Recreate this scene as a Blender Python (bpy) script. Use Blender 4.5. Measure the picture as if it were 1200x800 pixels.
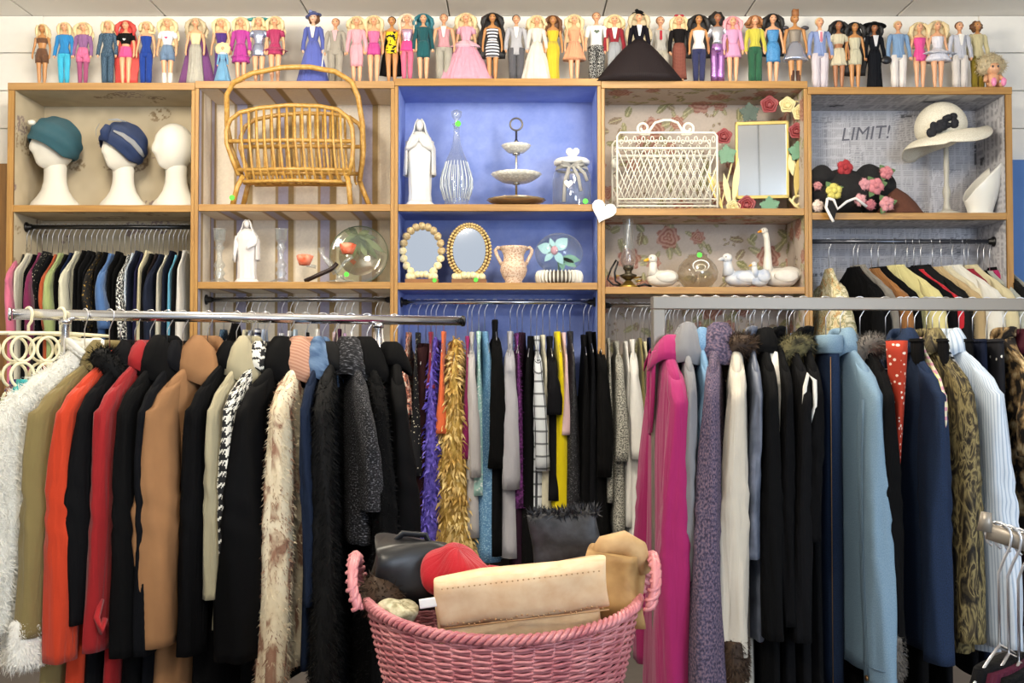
import bpy, bmesh, math, random
import numpy as np
from mathutils import Vector, Matrix
for _o in list(bpy.data.objects): bpy.data.objects.remove(_o)
S = bpy.context.scene
COL = S.collection
PI = math.pi
# ------------------------------------------------------------------ camera
F = 1200.0; CAMZ = 1.30; PITCH = 0.025
cd = bpy.data.cameras.new('camera'); cam = bpy.data.objects.new('camera', cd); COL.objects.link(cam)
cam.location = (0, 0, CAMZ); cam.rotation_euler = (PI/2 + PITCH, 0, 0)
cd.sensor_width = 36.0; cd.lens = 36.0; cd.clip_start = 0.05
S.camera = cam
def P(x, y, Y):
    """photo pixel -> world point on the vertical plane at distance Y"""
    dx = (x-600)/F; dz = (400-y)/F
    yy = math.cos(PITCH) - dz*math.sin(PITCH); zz = math.sin(PITCH) + dz*math.cos(PITCH)
    k = Y/yy
    return Vector((dx*k, Y, CAMZ + zz*k))
# ------------------------------------------------------------------ world, lights, exposure
w = bpy.data.worlds.new('world'); S.world = w; w.use_nodes = True
w.node_tree.nodes['Background'].inputs[0].default_value = (0.80, 0.88, 1.0, 1)
w.node_tree.nodes['Background'].inputs[1].default_value = 0.45
def area(name, loc, target, sx, sy, power, col):
    l = bpy.data.lights.new(name, 'AREA'); l.shape = 'RECTANGLE'; l.size = sx; l.size_y = sy; l.energy = power; l.color = col
    o = bpy.data.objects.new(name, l); COL.objects.link(o); o.location = loc
    o.rotation_euler = (Vector(target)-Vector(loc)).to_track_quat('-Z', 'Y').to_euler()
    return o
def bulb(name, loc, power, col, r=.16):
    l = bpy.data.lights.new(name, 'POINT'); l.energy = power; l.color = col; l.shadow_soft_size = r
    o = bpy.data.objects.new(name, l); COL.objects.link(o); o.location = loc
    return o
WARM = (1.0, 0.90, 0.74)
bulb('pendant_lamp_light', (-1.55, 3.55, 2.80), 50, WARM)
bulb('pendant_lamp_light', (0.65, 3.55, 2.80), 50, WARM)
bulb('pendant_lamp_light', (-0.5, 0.6, 2.75), 68, WARM)
area('shop_window_light', (3.0, -1.6, 1.9), (0.6, 5.0, 1.6), 1.6, 1.8, 85, (0.70, 0.83, 1.0))
S.view_settings.view_transform = 'Standard'; S.view_settings.look = 'None'
S.view_settings.exposure = 0.80; S.view_settings.gamma = 1.0; S.view_settings.use_curve_mapping = False
# ------------------------------------------------------------------ helpers
def lin(h):
    if isinstance(h, tuple): return h
    h = h.lstrip('#'); c = [int(h[i:i+2], 16)/255 for i in (0, 2, 4)]
    return tuple(x/12.92 if x <= .04045 else ((x+.055)/1.055)**2.4 for x in c)
def tag(o, label=None, cat=None, group=None, kind=None):
    if label: o['label'] = label
    if cat: o['category'] = cat
    if group: o['group'] = group
    if kind: o['kind'] = kind
    return o
def empty(name, loc=(0, 0, 0), rz=0.0, parent=None):
    o = bpy.data.objects.new(name, None); COL.objects.link(o); o.location = loc; o.rotation_euler = (0, 0, rz)
    o.empty_display_size = .02
    if parent: o.parent = parent
    return o
def thing(name, label, cat, loc=(0, 0, 0), rz=0.0, group=None):
    return tag(empty(name, loc, rz), label, cat, group)
def link(name, me, parent=None, mat=None):
    o = bpy.data.objects.new(name, me); COL.objects.link(o)
    if parent: o.parent = parent
    if mat and not me.materials: me.materials.append(mat)
    return o
class MB:
    """collects geometry for one mesh; faces carry uv in metres"""
    def __init__(s): s.v = []; s.f = []; s.u = []; s.m = []; s.mi = 0
    def add(s, vs, fs, us=None):
        b = len(s.v); s.v += [tuple(p) for p in vs]
        for i, f in enumerate(fs):
            s.f.append(tuple(b+k for k in f)); s.m.append(s.mi)
            s.u.append(us[i] if us else [(vs[k][0]+vs[k][1]*.7, vs[k][2]+vs[k][1]*.3) for k in f])
        return s
    def box(s, x0, x1, y0, y1, z0, z1):
        v = [(x0,y0,z0),(x1,y0,z0),(x1,y1,z0),(x0,y1,z0),(x0,y0,z1),(x1,y0,z1),(x1,y1,z1),(x0,y1,z1)]
        return s.add(v, [(0,3,2,1),(4,5,6,7),(0,1,5,4),(1,2,6,5),(2,3,7,6),(3,0,4,7)])
    def loft(s, rings, closed=True, cap0=False, cap1=False):
        n = len(rings[0]); vs = [p for r in rings for p in r]; fs = []; us = []
        R = [[Vector(p) for p in r] for r in rings]
        L = 0; vv = [0.0]
        for a, b in zip(R, R[1:]):
            L += sum((a[k]-b[k]).length for k in range(0, n, max(1, n//4)))/len(range(0, n, max(1, n//4))); vv.append(L)
        mid = R[len(R)//2]; cu = [0.0]
        for k in range(n): cu.append(cu[-1] + (mid[(k+1) % n]-mid[k]).length)
        m = n if closed else n-1
        for i in range(len(rings)-1):
            for k in range(m):
                k2 = (k+1) % n
                fs.append((i*n+k, i*n+k2, (i+1)*n+k2, (i+1)*n+k))
                us.append([(cu[k], vv[i]), (cu[k+1], vv[i]), (cu[k+1], vv[i+1]), (cu[k], vv[i+1])])
        if cap0: fs.append(tuple(range(n-1, -1, -1))); us.append([(rings[0][k][0], rings[0][k][1]) for k in range(n-1, -1, -1)])
        if cap1:
            o = (len(rings)-1)*n; fs.append(tuple(o+k for k in range(n))); us.append([(rings[-1][k][0], rings[-1][k][1]) for k in range(n)])
        return s.add(vs, fs, us)
    def tube(s, pts, r, n=6, closed=False, cap=True, flat=1.0, up=None):
        pts = [Vector(p) for p in pts]; N = len(pts); rs = r if isinstance(r, (list, tuple)) else [r]*N
        rings = []; prev = None
        for i, p in enumerate(pts):
            if closed: t = pts[(i+1) % N]-pts[i-1]
            else: t = pts[min(i+1, N-1)]-pts[max(i-1, 0)]
            if t.length < 1e-9: t = Vector((0, 0, 1))
            t.normalize()
            if prev is None:
                a = Vector(up) if up else (Vector((0, 0, 1)) if abs(t.z) < .9 else Vector((0, 1, 0)))
            else: a = prev
            b = t.cross(a)
            if b.length < 1e-6: b = t.cross(Vector((1, 0.1, 0)))
            b.normalize(); a = b.cross(t); a.normalize(); prev = a
            rings.append([p + (a*math.cos(2*PI*k/n) + b*math.sin(2*PI*k/n)*flat)*rs[i] for k in range(n)])
        if closed: rings.append(rings[0])
        return s.loft(rings, True, cap and not closed, cap and not closed)
    def lathe(s, prof, n=20, c=(0, 0, 0), sx=1.0, sy=1.0, cap=True, wob=0, wn=0):
        rings = []
        for r, z in prof:
            rings.append([(c[0]+sx*r*(1+wob*math.cos(wn*2*PI*k/n))*math.cos(2*PI*k/n), c[1]+sy*r*(1+wob*math.cos(wn*2*PI*k/n))*math.sin(2*PI*k/n), c[2]+z) for k in range(n)])
        return s.loft(rings, True, cap, cap)
    def ell(s, c, r, nu=12, nv=8, f=None):
        if not isinstance(r, (tuple, list)): r = (r, r, r)
        rings = []
        for i in range(nv+1):
            th = -PI/2 + PI*min(max(i/nv, .02), .98)
            ring = []
            for k in range(nu):
                ph = 2*PI*k/nu; d = (math.cos(th)*math.cos(ph), math.cos(th)*math.sin(ph), math.sin(th)); q = f(d) if f else 1
                ring.append((c[0]+r[0]*d[0]*q, c[1]+r[1]*d[1]*q, c[2]+r[2]*d[2]*q))
            rings.append(ring)
        return s.loft(rings, True, True, True)
    def prism(s, pts, y0, y1, cx=0, cz=0):
        """outline in x,z extruded along y"""
        n = len(pts); v = [(cx+p[0], y0, cz+p[1]) for p in pts]+[(cx+p[0], y1, cz+p[1]) for p in pts]
        return s.add(v, [tuple(range(n)), tuple(range(2*n-1, n-1, -1))]+[(k, n+k, n+(k+1) % n, (k+1) % n) for k in range(n)])
    def xf(s, M, start=0):
        for i in range(start, len(s.v)): s.v[i] = tuple(M @ Vector(s.v[i]))
        return s
    def mesh(s, name, mats=None, smooth=True):
        me = bpy.data.meshes.new(name); me.from_pydata(s.v, [], s.f)
        ul = me.uv_layers.new(name='UVMap')
        flat = [c for u in s.u for p in u for c in p]
        ul.data.foreach_set('uv', flat)
        if mats:
            for m in (mats if isinstance(mats, (list, tuple)) else [mats]): me.materials.append(m)
        me.polygons.foreach_set('material_index', s.m)
        if smooth: me.polygons.foreach_set('use_smooth', [True]*len(s.f))
        me.update()
        return me
    def build(s, name, mat=None, parent=None, smooth=True):
        return link(name, s.mesh(name, mat, smooth), parent)
def fix_normals(o):
    bm = bmesh.new(); bm.from_mesh(o.data); bmesh.ops.recalc_face_normals(bm, faces=bm.faces); bm.to_mesh(o.data); bm.free()
def bevel(o, w=.003, seg=2):
    m = o.modifiers.new('bevel', 'BEVEL'); m.width = w; m.segments = seg; m.limit_method = 'ANGLE'
    return o
def copy_tree(o, parent=None):
    c = o.copy(); COL.objects.link(c); c.parent = parent
    for ch in [k for k in bpy.data.objects if k.parent == o]: copy_tree(ch, c)
    return c
# ------------------------------------------------------------------ materials
MATS = {}
def node_mat(name):
    m = bpy.data.materials.new(name); m.use_nodes = True; nt = m.node_tree
    return m, nt, nt.nodes['Principled BSDF']
def mixrgb(nt, a, b, fac, mode='MIX'):
    n = nt.nodes.new('ShaderNodeMix'); n.data_type = 'RGBA'; n.blend_type = mode
    for idx, val in ((0, fac), (6, a), (7, b)):
        if hasattr(val, 'links') or hasattr(val, 'is_linked'): nt.links.new(val, n.inputs[idx])
        elif idx == 0: n.inputs[0].default_value = val
        else: n.inputs[idx].default_value = (*val[:3], 1)
    return n.outputs[2]
def uvnode(nt, scale=(1, 1, 1), src='uv', rot=0):
    if src == 'uv': t = nt.nodes.new('ShaderNodeUVMap').outputs[0]
    else: t = nt.nodes.new('ShaderNodeTexCoord').outputs['Object']
    mp = nt.nodes.new('ShaderNodeMapping'); mp.inputs['Scale'].default_value = scale; mp.inputs['Rotation'].default_value = (0, 0, rot)
    nt.links.new(t, mp.inputs[0])
    return mp.outputs[0]
def noise(nt, vec, scale, detail=3, dist=0):
    n = nt.nodes.new('ShaderNodeTexNoise'); n.inputs['Scale'].default_value = scale; n.inputs['Detail'].default_value = detail
    n.inputs['Distortion'].default_value = dist; nt.links.new(vec, n.inputs[0]); return n.outputs['Fac']
def addbump(nt, p, h, strength=.3, dist=.002):
    b = nt.nodes.new('ShaderNodeBump'); b.inputs['Strength'].default_value = strength; b.inputs['Distance'].default_value = dist
    nt.links.new(h, b.inputs['Height']); nt.links.new(b.outputs[0], p.inputs['Normal'])
def math_(nt, op, a, b=None, c=None):
    n = nt.nodes.new('ShaderNodeMath'); n.operation = op
    for i, q in enumerate((a, b, c)):
        if q is None: continue
        if isinstance(q, (int, float)): n.inputs[i].default_value = q
        else: nt.links.new(q, n.inputs[i])
    return n.outputs[0]
def ramp(nt, fac, stops, const=False):
    r = nt.nodes.new('ShaderNodeValToRGB'); e = r.color_ramp
    e.interpolation = 'CONSTANT' if const else 'LINEAR'
    while len(e.elements) < len(stops): e.elements.new(.5)
    for el, (pos, c) in zip(e.elements, stops): el.position = pos; el.color = (*lin(c), 1)
    nt.links.new(fac, r.inputs[0]); return r.outputs[0]
def solid(col, rough=.5, metal=0.0, spec=.5, name=None, bump=0, bscale=60, var=.0, sheen=0):
    key = ('s', col, rough, metal, spec, bump, bscale, var, sheen)
    if key in MATS: return MATS[key]
    m, nt, p = node_mat(name or 'paint')
    c = lin(col); p.inputs['Base Color'].default_value = (*c, 1); p.inputs['Roughness'].default_value = rough
    p.inputs['Metallic'].default_value = metal; p.inputs['Specular IOR Level'].default_value = spec
    if sheen: p.inputs['Sheen Weight'].default_value = sheen
    vec = uvnode(nt, src='obj')
    n = noise(nt, vec, bscale, 4)
    if var:
        o = mixrgb(nt, tuple(x*(1-var) for x in c), tuple(min(1, x*(1+var*.6)) for x in c), n); nt.links.new(o, p.inputs['Base Color'])
    if bump: addbump(nt, p, n, bump, .003)
    MATS[key] = m; return m
def cloth(col, rough=.85, weave=900, bump=.25, var=.12, fold=7, sheen=.15):
    """plain woven cloth: slight tone variation and a fine weave"""
    key = ('c', col, rough, weave, bump, var, fold)
    if key in MATS: return MATS[key]
    m, nt, p = node_mat('cloth'); c = lin(col)
    vec = uvnode(nt); n1 = noise(nt, vec, fold, 4); n2 = noise(nt, vec, weave, 2)
    o = mixrgb(nt, tuple(x*(1-var) for x in c), tuple(min(1, x*(1+var)) for x in c), n1)
    o = mixrgb(nt, o, tuple(x*.7 for x in c), math_(nt, 'MULTIPLY', n2, .4)); nt.links.new(o, p.inputs['Base Color'])
    dark = max(c) < .06
    p.inputs['Roughness'].default_value = rough; p.inputs['Sheen Weight'].default_value = 0 if dark else sheen; p.inputs['Specular IOR Level'].default_value = .12 if dark else .25
    foldbump(nt, p, n2, bump)
    MATS[key] = m; return m
def foldbump(nt, p, fine, fs, amt=.85):
    # soft hanging folds plus the fine weave
    n3 = noise(nt, uvnode(nt, (22, 2.6, 1)), 1.0, 3, .6); b0 = nt.nodes.new('ShaderNodeBump'); b0.inputs['Strength'].default_value = amt; b0.inputs['Distance'].default_value = .016
    nt.links.new(n3, b0.inputs['Height']); b = nt.nodes.new('ShaderNodeBump'); b.inputs['Strength'].default_value = fs; b.inputs['Distance'].default_value = .002
    nt.links.new(fine, b.inputs['Height']); nt.links.new(b0.outputs[0], b.inputs['Normal']); nt.links.new(b.outputs[0], p.inputs['Normal'])
def pat(tex, scale, stops, st=(1, 1), detail=3, dist=0, const=False, rough=.8, metal=0, bump=.2, rot=0, out=None, spec=.3, src='uv'):
    key = ('p', tex, scale, tuple(stops), st, detail, dist, const, rough, metal, bump, rot, out)
    if key in MATS: return MATS[key]
    m, nt, p = node_mat('patterned_cloth')
    vec = uvnode(nt, (st[0], st[1], st[0]), src=src, rot=rot)
    if tex == 'noise': fac = noise(nt, vec, scale, detail, dist)
    elif tex == 'vor':
        n = nt.nodes.new('ShaderNodeTexVoronoi'); n.inputs['Scale'].default_value = scale; nt.links.new(vec, n.inputs[0])
        if out == 'Color':
            sp = nt.nodes.new('ShaderNodeSeparateColor'); nt.links.new(n.outputs['Color'], sp.inputs[0]); fac = sp.outputs[0]
        else: fac = n.outputs['Distance']
    elif tex == 'wave':
        n = nt.nodes.new('ShaderNodeTexWave'); n.inputs['Scale'].default_value = scale; n.inputs['Distortion'].default_value = dist
        n.inputs['Detail'].default_value = detail; n.inputs['Detail Scale'].default_value = 2; nt.links.new(vec, n.inputs[0]); fac = n.outputs['Fac']
    else: raise ValueError(tex)
    o = ramp(nt, fac, stops, const); nt.links.new(o, p.inputs['Base Color'])
    p.inputs['Roughness'].default_value = rough; p.inputs['Metallic'].default_value = metal; p.inputs['Specular IOR Level'].default_value = spec
    if bump: addbump(nt, p, fac, bump, .003)
    MATS[key] = m; return m
def houndstooth(dark, light, cell=.0042):
    key = ('h', dark, light, cell)
    if key in MATS: return MATS[key]
    m, nt, p = node_mat('houndstooth_cloth')
    t = nt.nodes.new('ShaderNodeUVMap').outputs[0]; sp = nt.nodes.new('ShaderNodeSeparateXYZ'); nt.links.new(t, sp.inputs[0])
    u = math_(nt, 'FLOOR', math_(nt, 'DIVIDE', math_(nt, 'ADD', sp.outputs[0], 10), cell)); v = math_(nt, 'FLOOR', math_(nt, 'DIVIDE', math_(nt, 'ADD', sp.outputs[1], 10), cell))
    wu = math_(nt, 'LESS_THAN', math_(nt, 'MODULO', u, 8), 4); wv = math_(nt, 'LESS_THAN', math_(nt, 'MODULO', v, 8), 4)
    tw = math_(nt, 'LESS_THAN', math_(nt, 'MODULO', math_(nt, 'ADD', u, v), 4), 2)
    f = math_(nt, 'ADD', math_(nt, 'MULTIPLY', wu, tw), math_(nt, 'MULTIPLY', wv, math_(nt, 'SUBTRACT', 1, tw)))
    nt.links.new(mixrgb(nt, lin(dark), lin(light), f), p.inputs['Base Color']); p.inputs['Roughness'].default_value = .9
    MATS[key] = m; return m
def stripes(c1, c2, width, duty=.5, axis=0, c3=None, d3=.1, rough=.85, src='uv'):
    """c1 ground, c2 stripe; c3 = cross stripe for plaids"""
    key = ('st', c1, c2, width, duty, axis, c3, d3, src)
    if key in MATS: return MATS[key]
    m, nt, p = node_mat('striped_cloth')
    if src == 'uv': t = nt.nodes.new('ShaderNodeUVMap').outputs[0]
    else: t = nt.nodes.new('ShaderNodeTexCoord').outputs['Object']
    sp = nt.nodes.new('ShaderNodeSeparateXYZ'); nt.links.new(t, sp.inputs[0])
    def st(ax, d): return math_(nt, 'LESS_THAN', math_(nt, 'FRACT', math_(nt, 'DIVIDE', math_(nt, 'ADD', sp.outputs[ax], 10), width)), d)
    o = mixrgb(nt, lin(c1), lin(c2), st(axis, duty))
    if c3: o = mixrgb(nt, o, lin(c3), math_(nt, 'MULTIPLY', st(1-axis, d3), .8))
    nt.links.new(o, p.inputs['Base Color']); p.inputs['Roughness'].default_value = rough
    MATS[key] = m; return m
def glass(col='#ffffff', rough=.02, name='clear_glass', alpha=.16):
    key = ('g', col, rough, alpha)
    if key in MATS: return MATS[key]
    m, nt, p = node_mat(name)
    # thin-walled clear glass: mostly transparent with a glossy edge coat; its diffuse white stands in for highlights
    out = nt.nodes['Material Output']; tr = nt.nodes.new('ShaderNodeBsdfTransparent'); gl = nt.nodes.new('ShaderNodeBsdfGlossy')
    tr.inputs[0].default_value = (*lin(col), 1); gl.inputs['Roughness'].default_value = rough
    fr = nt.nodes.new('ShaderNodeLayerWeight'); fr.inputs[0].default_value = .5
    f = math_(nt, 'ADD', math_(nt, 'MULTIPLY', math_(nt, 'POWER', fr.outputs['Facing'], 2.2), .50), alpha*.45)
    df = nt.nodes.new('ShaderNodeBsdfTranslucent'); df.inputs[0].default_value = (.9, .92, .93, 1); dd = nt.nodes.new('ShaderNodeBsdfDiffuse'); dd.inputs[0].default_value = (.9, .92, .93, 1)
    m0 = nt.nodes.new('ShaderNodeMixShader'); nt.links.new(df.outputs[0], m0.inputs[1]); nt.links.new(dd.outputs[0], m0.inputs[2])
    m1 = nt.nodes.new('ShaderNodeMixShader'); m1.inputs[0].default_value = .45; nt.links.new(gl.outputs[0], m1.inputs[1]); nt.links.new(m0.outputs[0], m1.inputs[2])
    mx = nt.nodes.new('ShaderNodeMixShader'); nt.links.new(f, mx.inputs[0]); nt.links.new(tr.outputs[0], mx.inputs[1]); nt.links.new(m1.outputs[0], mx.inputs[2])
    nt.links.new(mx.outputs[0], out.inputs[0]); nt.nodes.remove(p)
    MATS[key] = m; return m
def wood(c1, c2, name='wood', axis='x', rough=.45):
    key = ('w', c1, c2, axis, rough)
    if key in MATS: return MATS[key]
    m, nt, p = node_mat(name)
    sc = {'x': (1.5, 30, 30), 'z': (30, 30, 1.5), 'y': (30, 1.5, 30)}[axis]
    vec = uvnode(nt, sc, src='obj'); n = noise(nt, vec, 2.2, 5, .6)
    nt.links.new(ramp(nt, n, [(.3, c1), (.7, c2)]), p.inputs['Base Color']); p.inputs['Roughness'].default_value = rough
    addbump(nt, p, n, .15, .002)
    MATS[key] = m; return m
def attr_mat(name, rough=.8):
    if name in MATS: return MATS[name]
    m, nt, p = node_mat(name); a = nt.nodes.new('ShaderNodeVertexColor'); a.layer_name = 'print'
    nt.links.new(a.outputs[0], p.inputs['Base Color']); p.inputs['Roughness'].default_value = rough; p.inputs['Specular IOR Level'].default_value = .2
    vec = uvnode(nt, src='obj'); addbump(nt, p, noise(nt, vec, 220, 3), .08, .001)
    MATS[name] = m; return m
chrome = solid('#d8d8da', .16, 1.0, name='chrome'); wire_m = solid('#d9d9dc', .28, 1.0, name='bright_wire')
STEEL = solid('#857d72', .42, .35, name='brushed_steel', bump=.05, bscale=200)
BLACKP = solid('#0c0c0d', .35, name='black_plastic'); CREAMP = solid('#efe6c2', .35, name='cream_plastic')
GREENS = solid('#53e03c', .5, name='green_sticker_paper')
def fur_mesh(mb, count, length, width, seed, droop=.5, jit=.5, up=0.0, flat=False):
    """short blades rooted on the triangles of mb"""
    rnd = random.Random(seed); V = mb.v; tris = []; cum = []; tot = 0
    for f in mb.f:
        for k in range(1, len(f)-1):
            a, b, c = Vector(V[f[0]]), Vector(V[f[k]]), Vector(V[f[k+1]]); n = (b-a).cross(c-a); ar = n.length
            if ar < 1e-9: continue
            tot += ar; tris.append((a, b, c, n/ar)); cum.append(tot)
    import bisect
    vol = sum(t_[0].dot((t_[1]-t_[0]).cross(t_[2]-t_[0])) for t_ in tris); sg = -1.0 if vol < 0 else 1.0
    out = MB()
    for i in range(count):
        a, b, c, n = tris[min(bisect.bisect(cum, rnd.random()*tot), len(tris)-1)]
        r1 = math.sqrt(rnd.random()); r2 = rnd.random(); p = a*(1-r1)+b*(r1*(1-r2))+c*(r1*r2)
        d = n*sg + Vector((rnd.uniform(-jit, jit), rnd.uniform(-jit, jit), rnd.uniform(-jit, jit)-droop+up)); d.normalize()
        L = length*rnd.uniform(.6, 1.25); s = d.cross(Vector((rnd.uniform(-1, 1), rnd.uniform(-1, 1), rnd.uniform(-1, 1))))
        if s.length < 1e-6: continue
        s.normalize(); s *= width*rnd.uniform(.7, 1.3)
        if flat:
            e = Vector((0, 0, -L*.35)); out.add([p-s*.4, p+s*.4, p+d*L*.5+s, p+d*L*.5-s, p+d*L+e], [(0, 1, 2, 3), (3, 2, 4)])
        else: out.add([p-s, p+s, p+d*L+Vector((0, 0, -L*droop*.4))], [(0, 1, 2)])
    return out
# ================================================================== room
YF, YB = 5.0, 5.33            # front and back plane of the wall shelving
CEIL = 3.15
WALLW = solid('#ebe8e1', .8, name='white_wall_paint', bump=.05, bscale=30, var=.04)
o = MB().box(-3.6, 3.6, YB+.03, YB+.13, 0, CEIL).build('wall_back', WALLW, smooth=False); tag(o, kind='structure')
# painted boards of the back wall that show beside the shelving
for i in range(4):
    for x0, x1 in ((-3.6, -2.47), (2.46, 3.6)):
        b = MB().box(x0, x1, YB+.012, YB+.03, CEIL-.20*(i+1)+.003, CEIL-.20*i-.003).build('wall_board', WALLW, o, False); bevel(b, .003)
o = MB().box(-3.7, -3.6, -2.5, YB+.13, 0, CEIL).build('wall_left', WALLW, smooth=False); tag(o, kind='structure')
o = MB().box(3.6, 3.7, -2.5, YB+.13, 0, CEIL).build('wall_right', WALLW, smooth=False); tag(o, kind='structure')
fl = solid('#5d5753', .6, name='grey_floor', bump=.1, bscale=20, var=.2)
o = MB().box(-3.7, 3.7, -2.5, YB+.13, -.05, 0).build('floor', fl, smooth=False); tag(o, kind='structure')
ceilm = solid('#e8e5de', .85, name='ceiling_board_paint', var=.03, bscale=8)
o = MB().box(-3.7, 3.7, -2.5, YB+.13, CEIL+.012, CEIL+.06).build('ceiling', solid('#8f8c86', .9), smooth=False); tag(o, kind='structure')
xs = [-3.7, -3.24, -2.53, -1.83, -1.07, -.33, .48, 1.23, 2.03, 2.80, 3.70]
for a, b in zip(xs, xs[1:]):
    q = MB().box(a+.004, b-.004, -2.5, YB+.03, CEIL, CEIL+.012).build('ceiling_panel', ceilm, o, False); bevel(q, .004)
# blue painted lower wall at the far right, brown door post at the far left
o = MB().box(2.475, 3.6, YB-.02, YB+.012, 0, P(1190, 188, YB).z).build('wall_panel_right', solid('#4f79b8', .7, name='blue_wall_paint', var=.05, bscale=12), smooth=False); tag(o, kind='structure')
o = MB().box(-2.72, -2.50, YB-.10, YB-.02, 0, P(0, 196, YB).z).build('trim_1', wood('#7a5426', '#93692f', 'brown_wood', 'z'), smooth=False); tag(o, kind='structure')
# ================================================================== wall papers (flat print, painted per vertex)
RNG = np.random.RandomState(7)
LAT = RNG.rand(97, 97)
def vnoise(u, v, s):
    x = u*s; y = v*s; xi = np.floor(x).astype(int); yi = np.floor(y).astype(int); fx = x-xi; fy = y-yi
    fx = fx*fx*(3-2*fx); fy = fy*fy*(3-2*fy); g = lambda a, b: LAT[a % 97, b % 97]
    return (g(xi, yi)*(1-fx)+g(xi+1, yi)*fx)*(1-fy) + (g(xi, yi+1)*(1-fx)+g(xi+1, yi+1)*fx)*fy
def L(h): return np.array(lin(h))
def blend(c, col, a): return c*(1-a[..., None]) + np.asarray(col)*a[..., None]
def paper_sprig(u, v):
    n = vnoise(u, v, 5)*.6+vnoise(u, v, 23)*.4
    c = L('#ad9f86')*(1-n[..., None]) + L('#ccbfa4')*n[..., None]
    r = np.random.RandomState(3)
    for i in range(150):
        cu, cv = r.rand()*2.6-.8, r.rand()*2.4-.4; rr = .02+.04*r.rand(); d = np.hypot((u-cu)/1.4, v-cv)/rr
        a = (d < 1)*(vnoise(u+3, v, 95) > .5)*.75
        c = blend(c, L(['#76604f', '#77626a', '#826e52'][i % 3]), a)
    return c
def paper_stripe(u, v):
    t = np.mod(u+.02, .218)/.218
    c = np.zeros(u.shape+(3,))+L('#e3d9c8')
    for a, b, col in ((.50, .56, '#a8906a'), (.56, .80, '#a9a5b8'), (.80, .94, '#9c8660'), (.94, .97, '#cfc0a6')):
        c = blend(c, L(col), ((t >= a) & (t < b))*1.0)
    n = .92+.12*vnoise(u, v, 140)
    return c*n[..., None]
def paper_blue(u, v):
    n = vnoise(u, v, 6)*.5+vnoise(u, v, 30)*.3+vnoise(u, v, 120)*.2
    return L('#7388cc')*(1-n[..., None]) + L('#9aaae2')*n[..., None]
def paper_rose(u, v):
    n = vnoise(u, v, 9); c = L('#b0a398')*(1-n[..., None]*.6)+L('#c6bbb0')*n[..., None]*.6
    c = c*(.94+.1*vnoise(u, v, 150))[..., None]
    r = np.random.RandomState(12)
    def leaf(c, cu, cv, ang, ln, wd, col):
        x = (u-cu)*np.cos(ang)+(v-cv)*np.sin(ang); y = -(u-cu)*np.sin(ang)+(v-cv)*np.cos(ang)
        t = x/ln; wl = wd*np.sqrt(np.clip(1-(2*t-1)**2, 0, 1))
        a = ((t > 0) & (t < 1) & (np.abs(y) < wl))*.85
        c = blend(c, L(col), a*(.75+.25*(np.sin((t*9-np.abs(y)/wd*2)*3.1) > -.2)))
        return blend(c, L('#c9c49a'), ((t > .05) & (t < .95) & (np.abs(y) < wd*.14))*.7)
    for gx in range(-5, 16):
        for gy in range(-4, 16):
            cu = gx*.145+(gy % 2)*.07+r.uniform(-.03, .03); cv = gy*.118+r.uniform(-.03, .03); k = (gx*2+gy*3) % 5
            if k in (0, 2):
                R_ = .058 if k == 0 else .036
                for a0 in (r.rand()*6, r.rand()*6, r.rand()*6): c = leaf(c, cu, cv, a0, R_*2.0, R_*.34, '#8a8763')
                d = np.hypot(u-cu, v-cv); th = np.arctan2(v-cv, u-cu); rr = R_*(1+.12*np.sin(7*th+gx))
                c = blend(c, L('#98685a'), (d < rr)*.8)
                c = blend(c, L('#bd9686'), ((d < rr) & (np.sin(d/R_*17+2*np.sin(3*th+gy)) > .25))*.75)
                c = blend(c, L('#8d4a44'), ((d < rr) & (np.sin(d/R_*17+2*np.sin(3*th+gy)) < -.75))*.6)
            elif k in (1, 3):
                for j in range(3): c = leaf(c, cu+r.uniform(-.02, .02), cv+r.uniform(-.02, .02), r.rand()*6.28, r.uniform(.045, .085), r.uniform(.012, .02), ['#8c8a5c', '#76774c', '#7d6b52'][j])
            else:
                for j in range(7): c = leaf(c, cu+r.uniform(-.04, .04), cv+r.uniform(-.04, .04), r.rand()*6.28, .022, .006, '#75604e')
    return c
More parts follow.
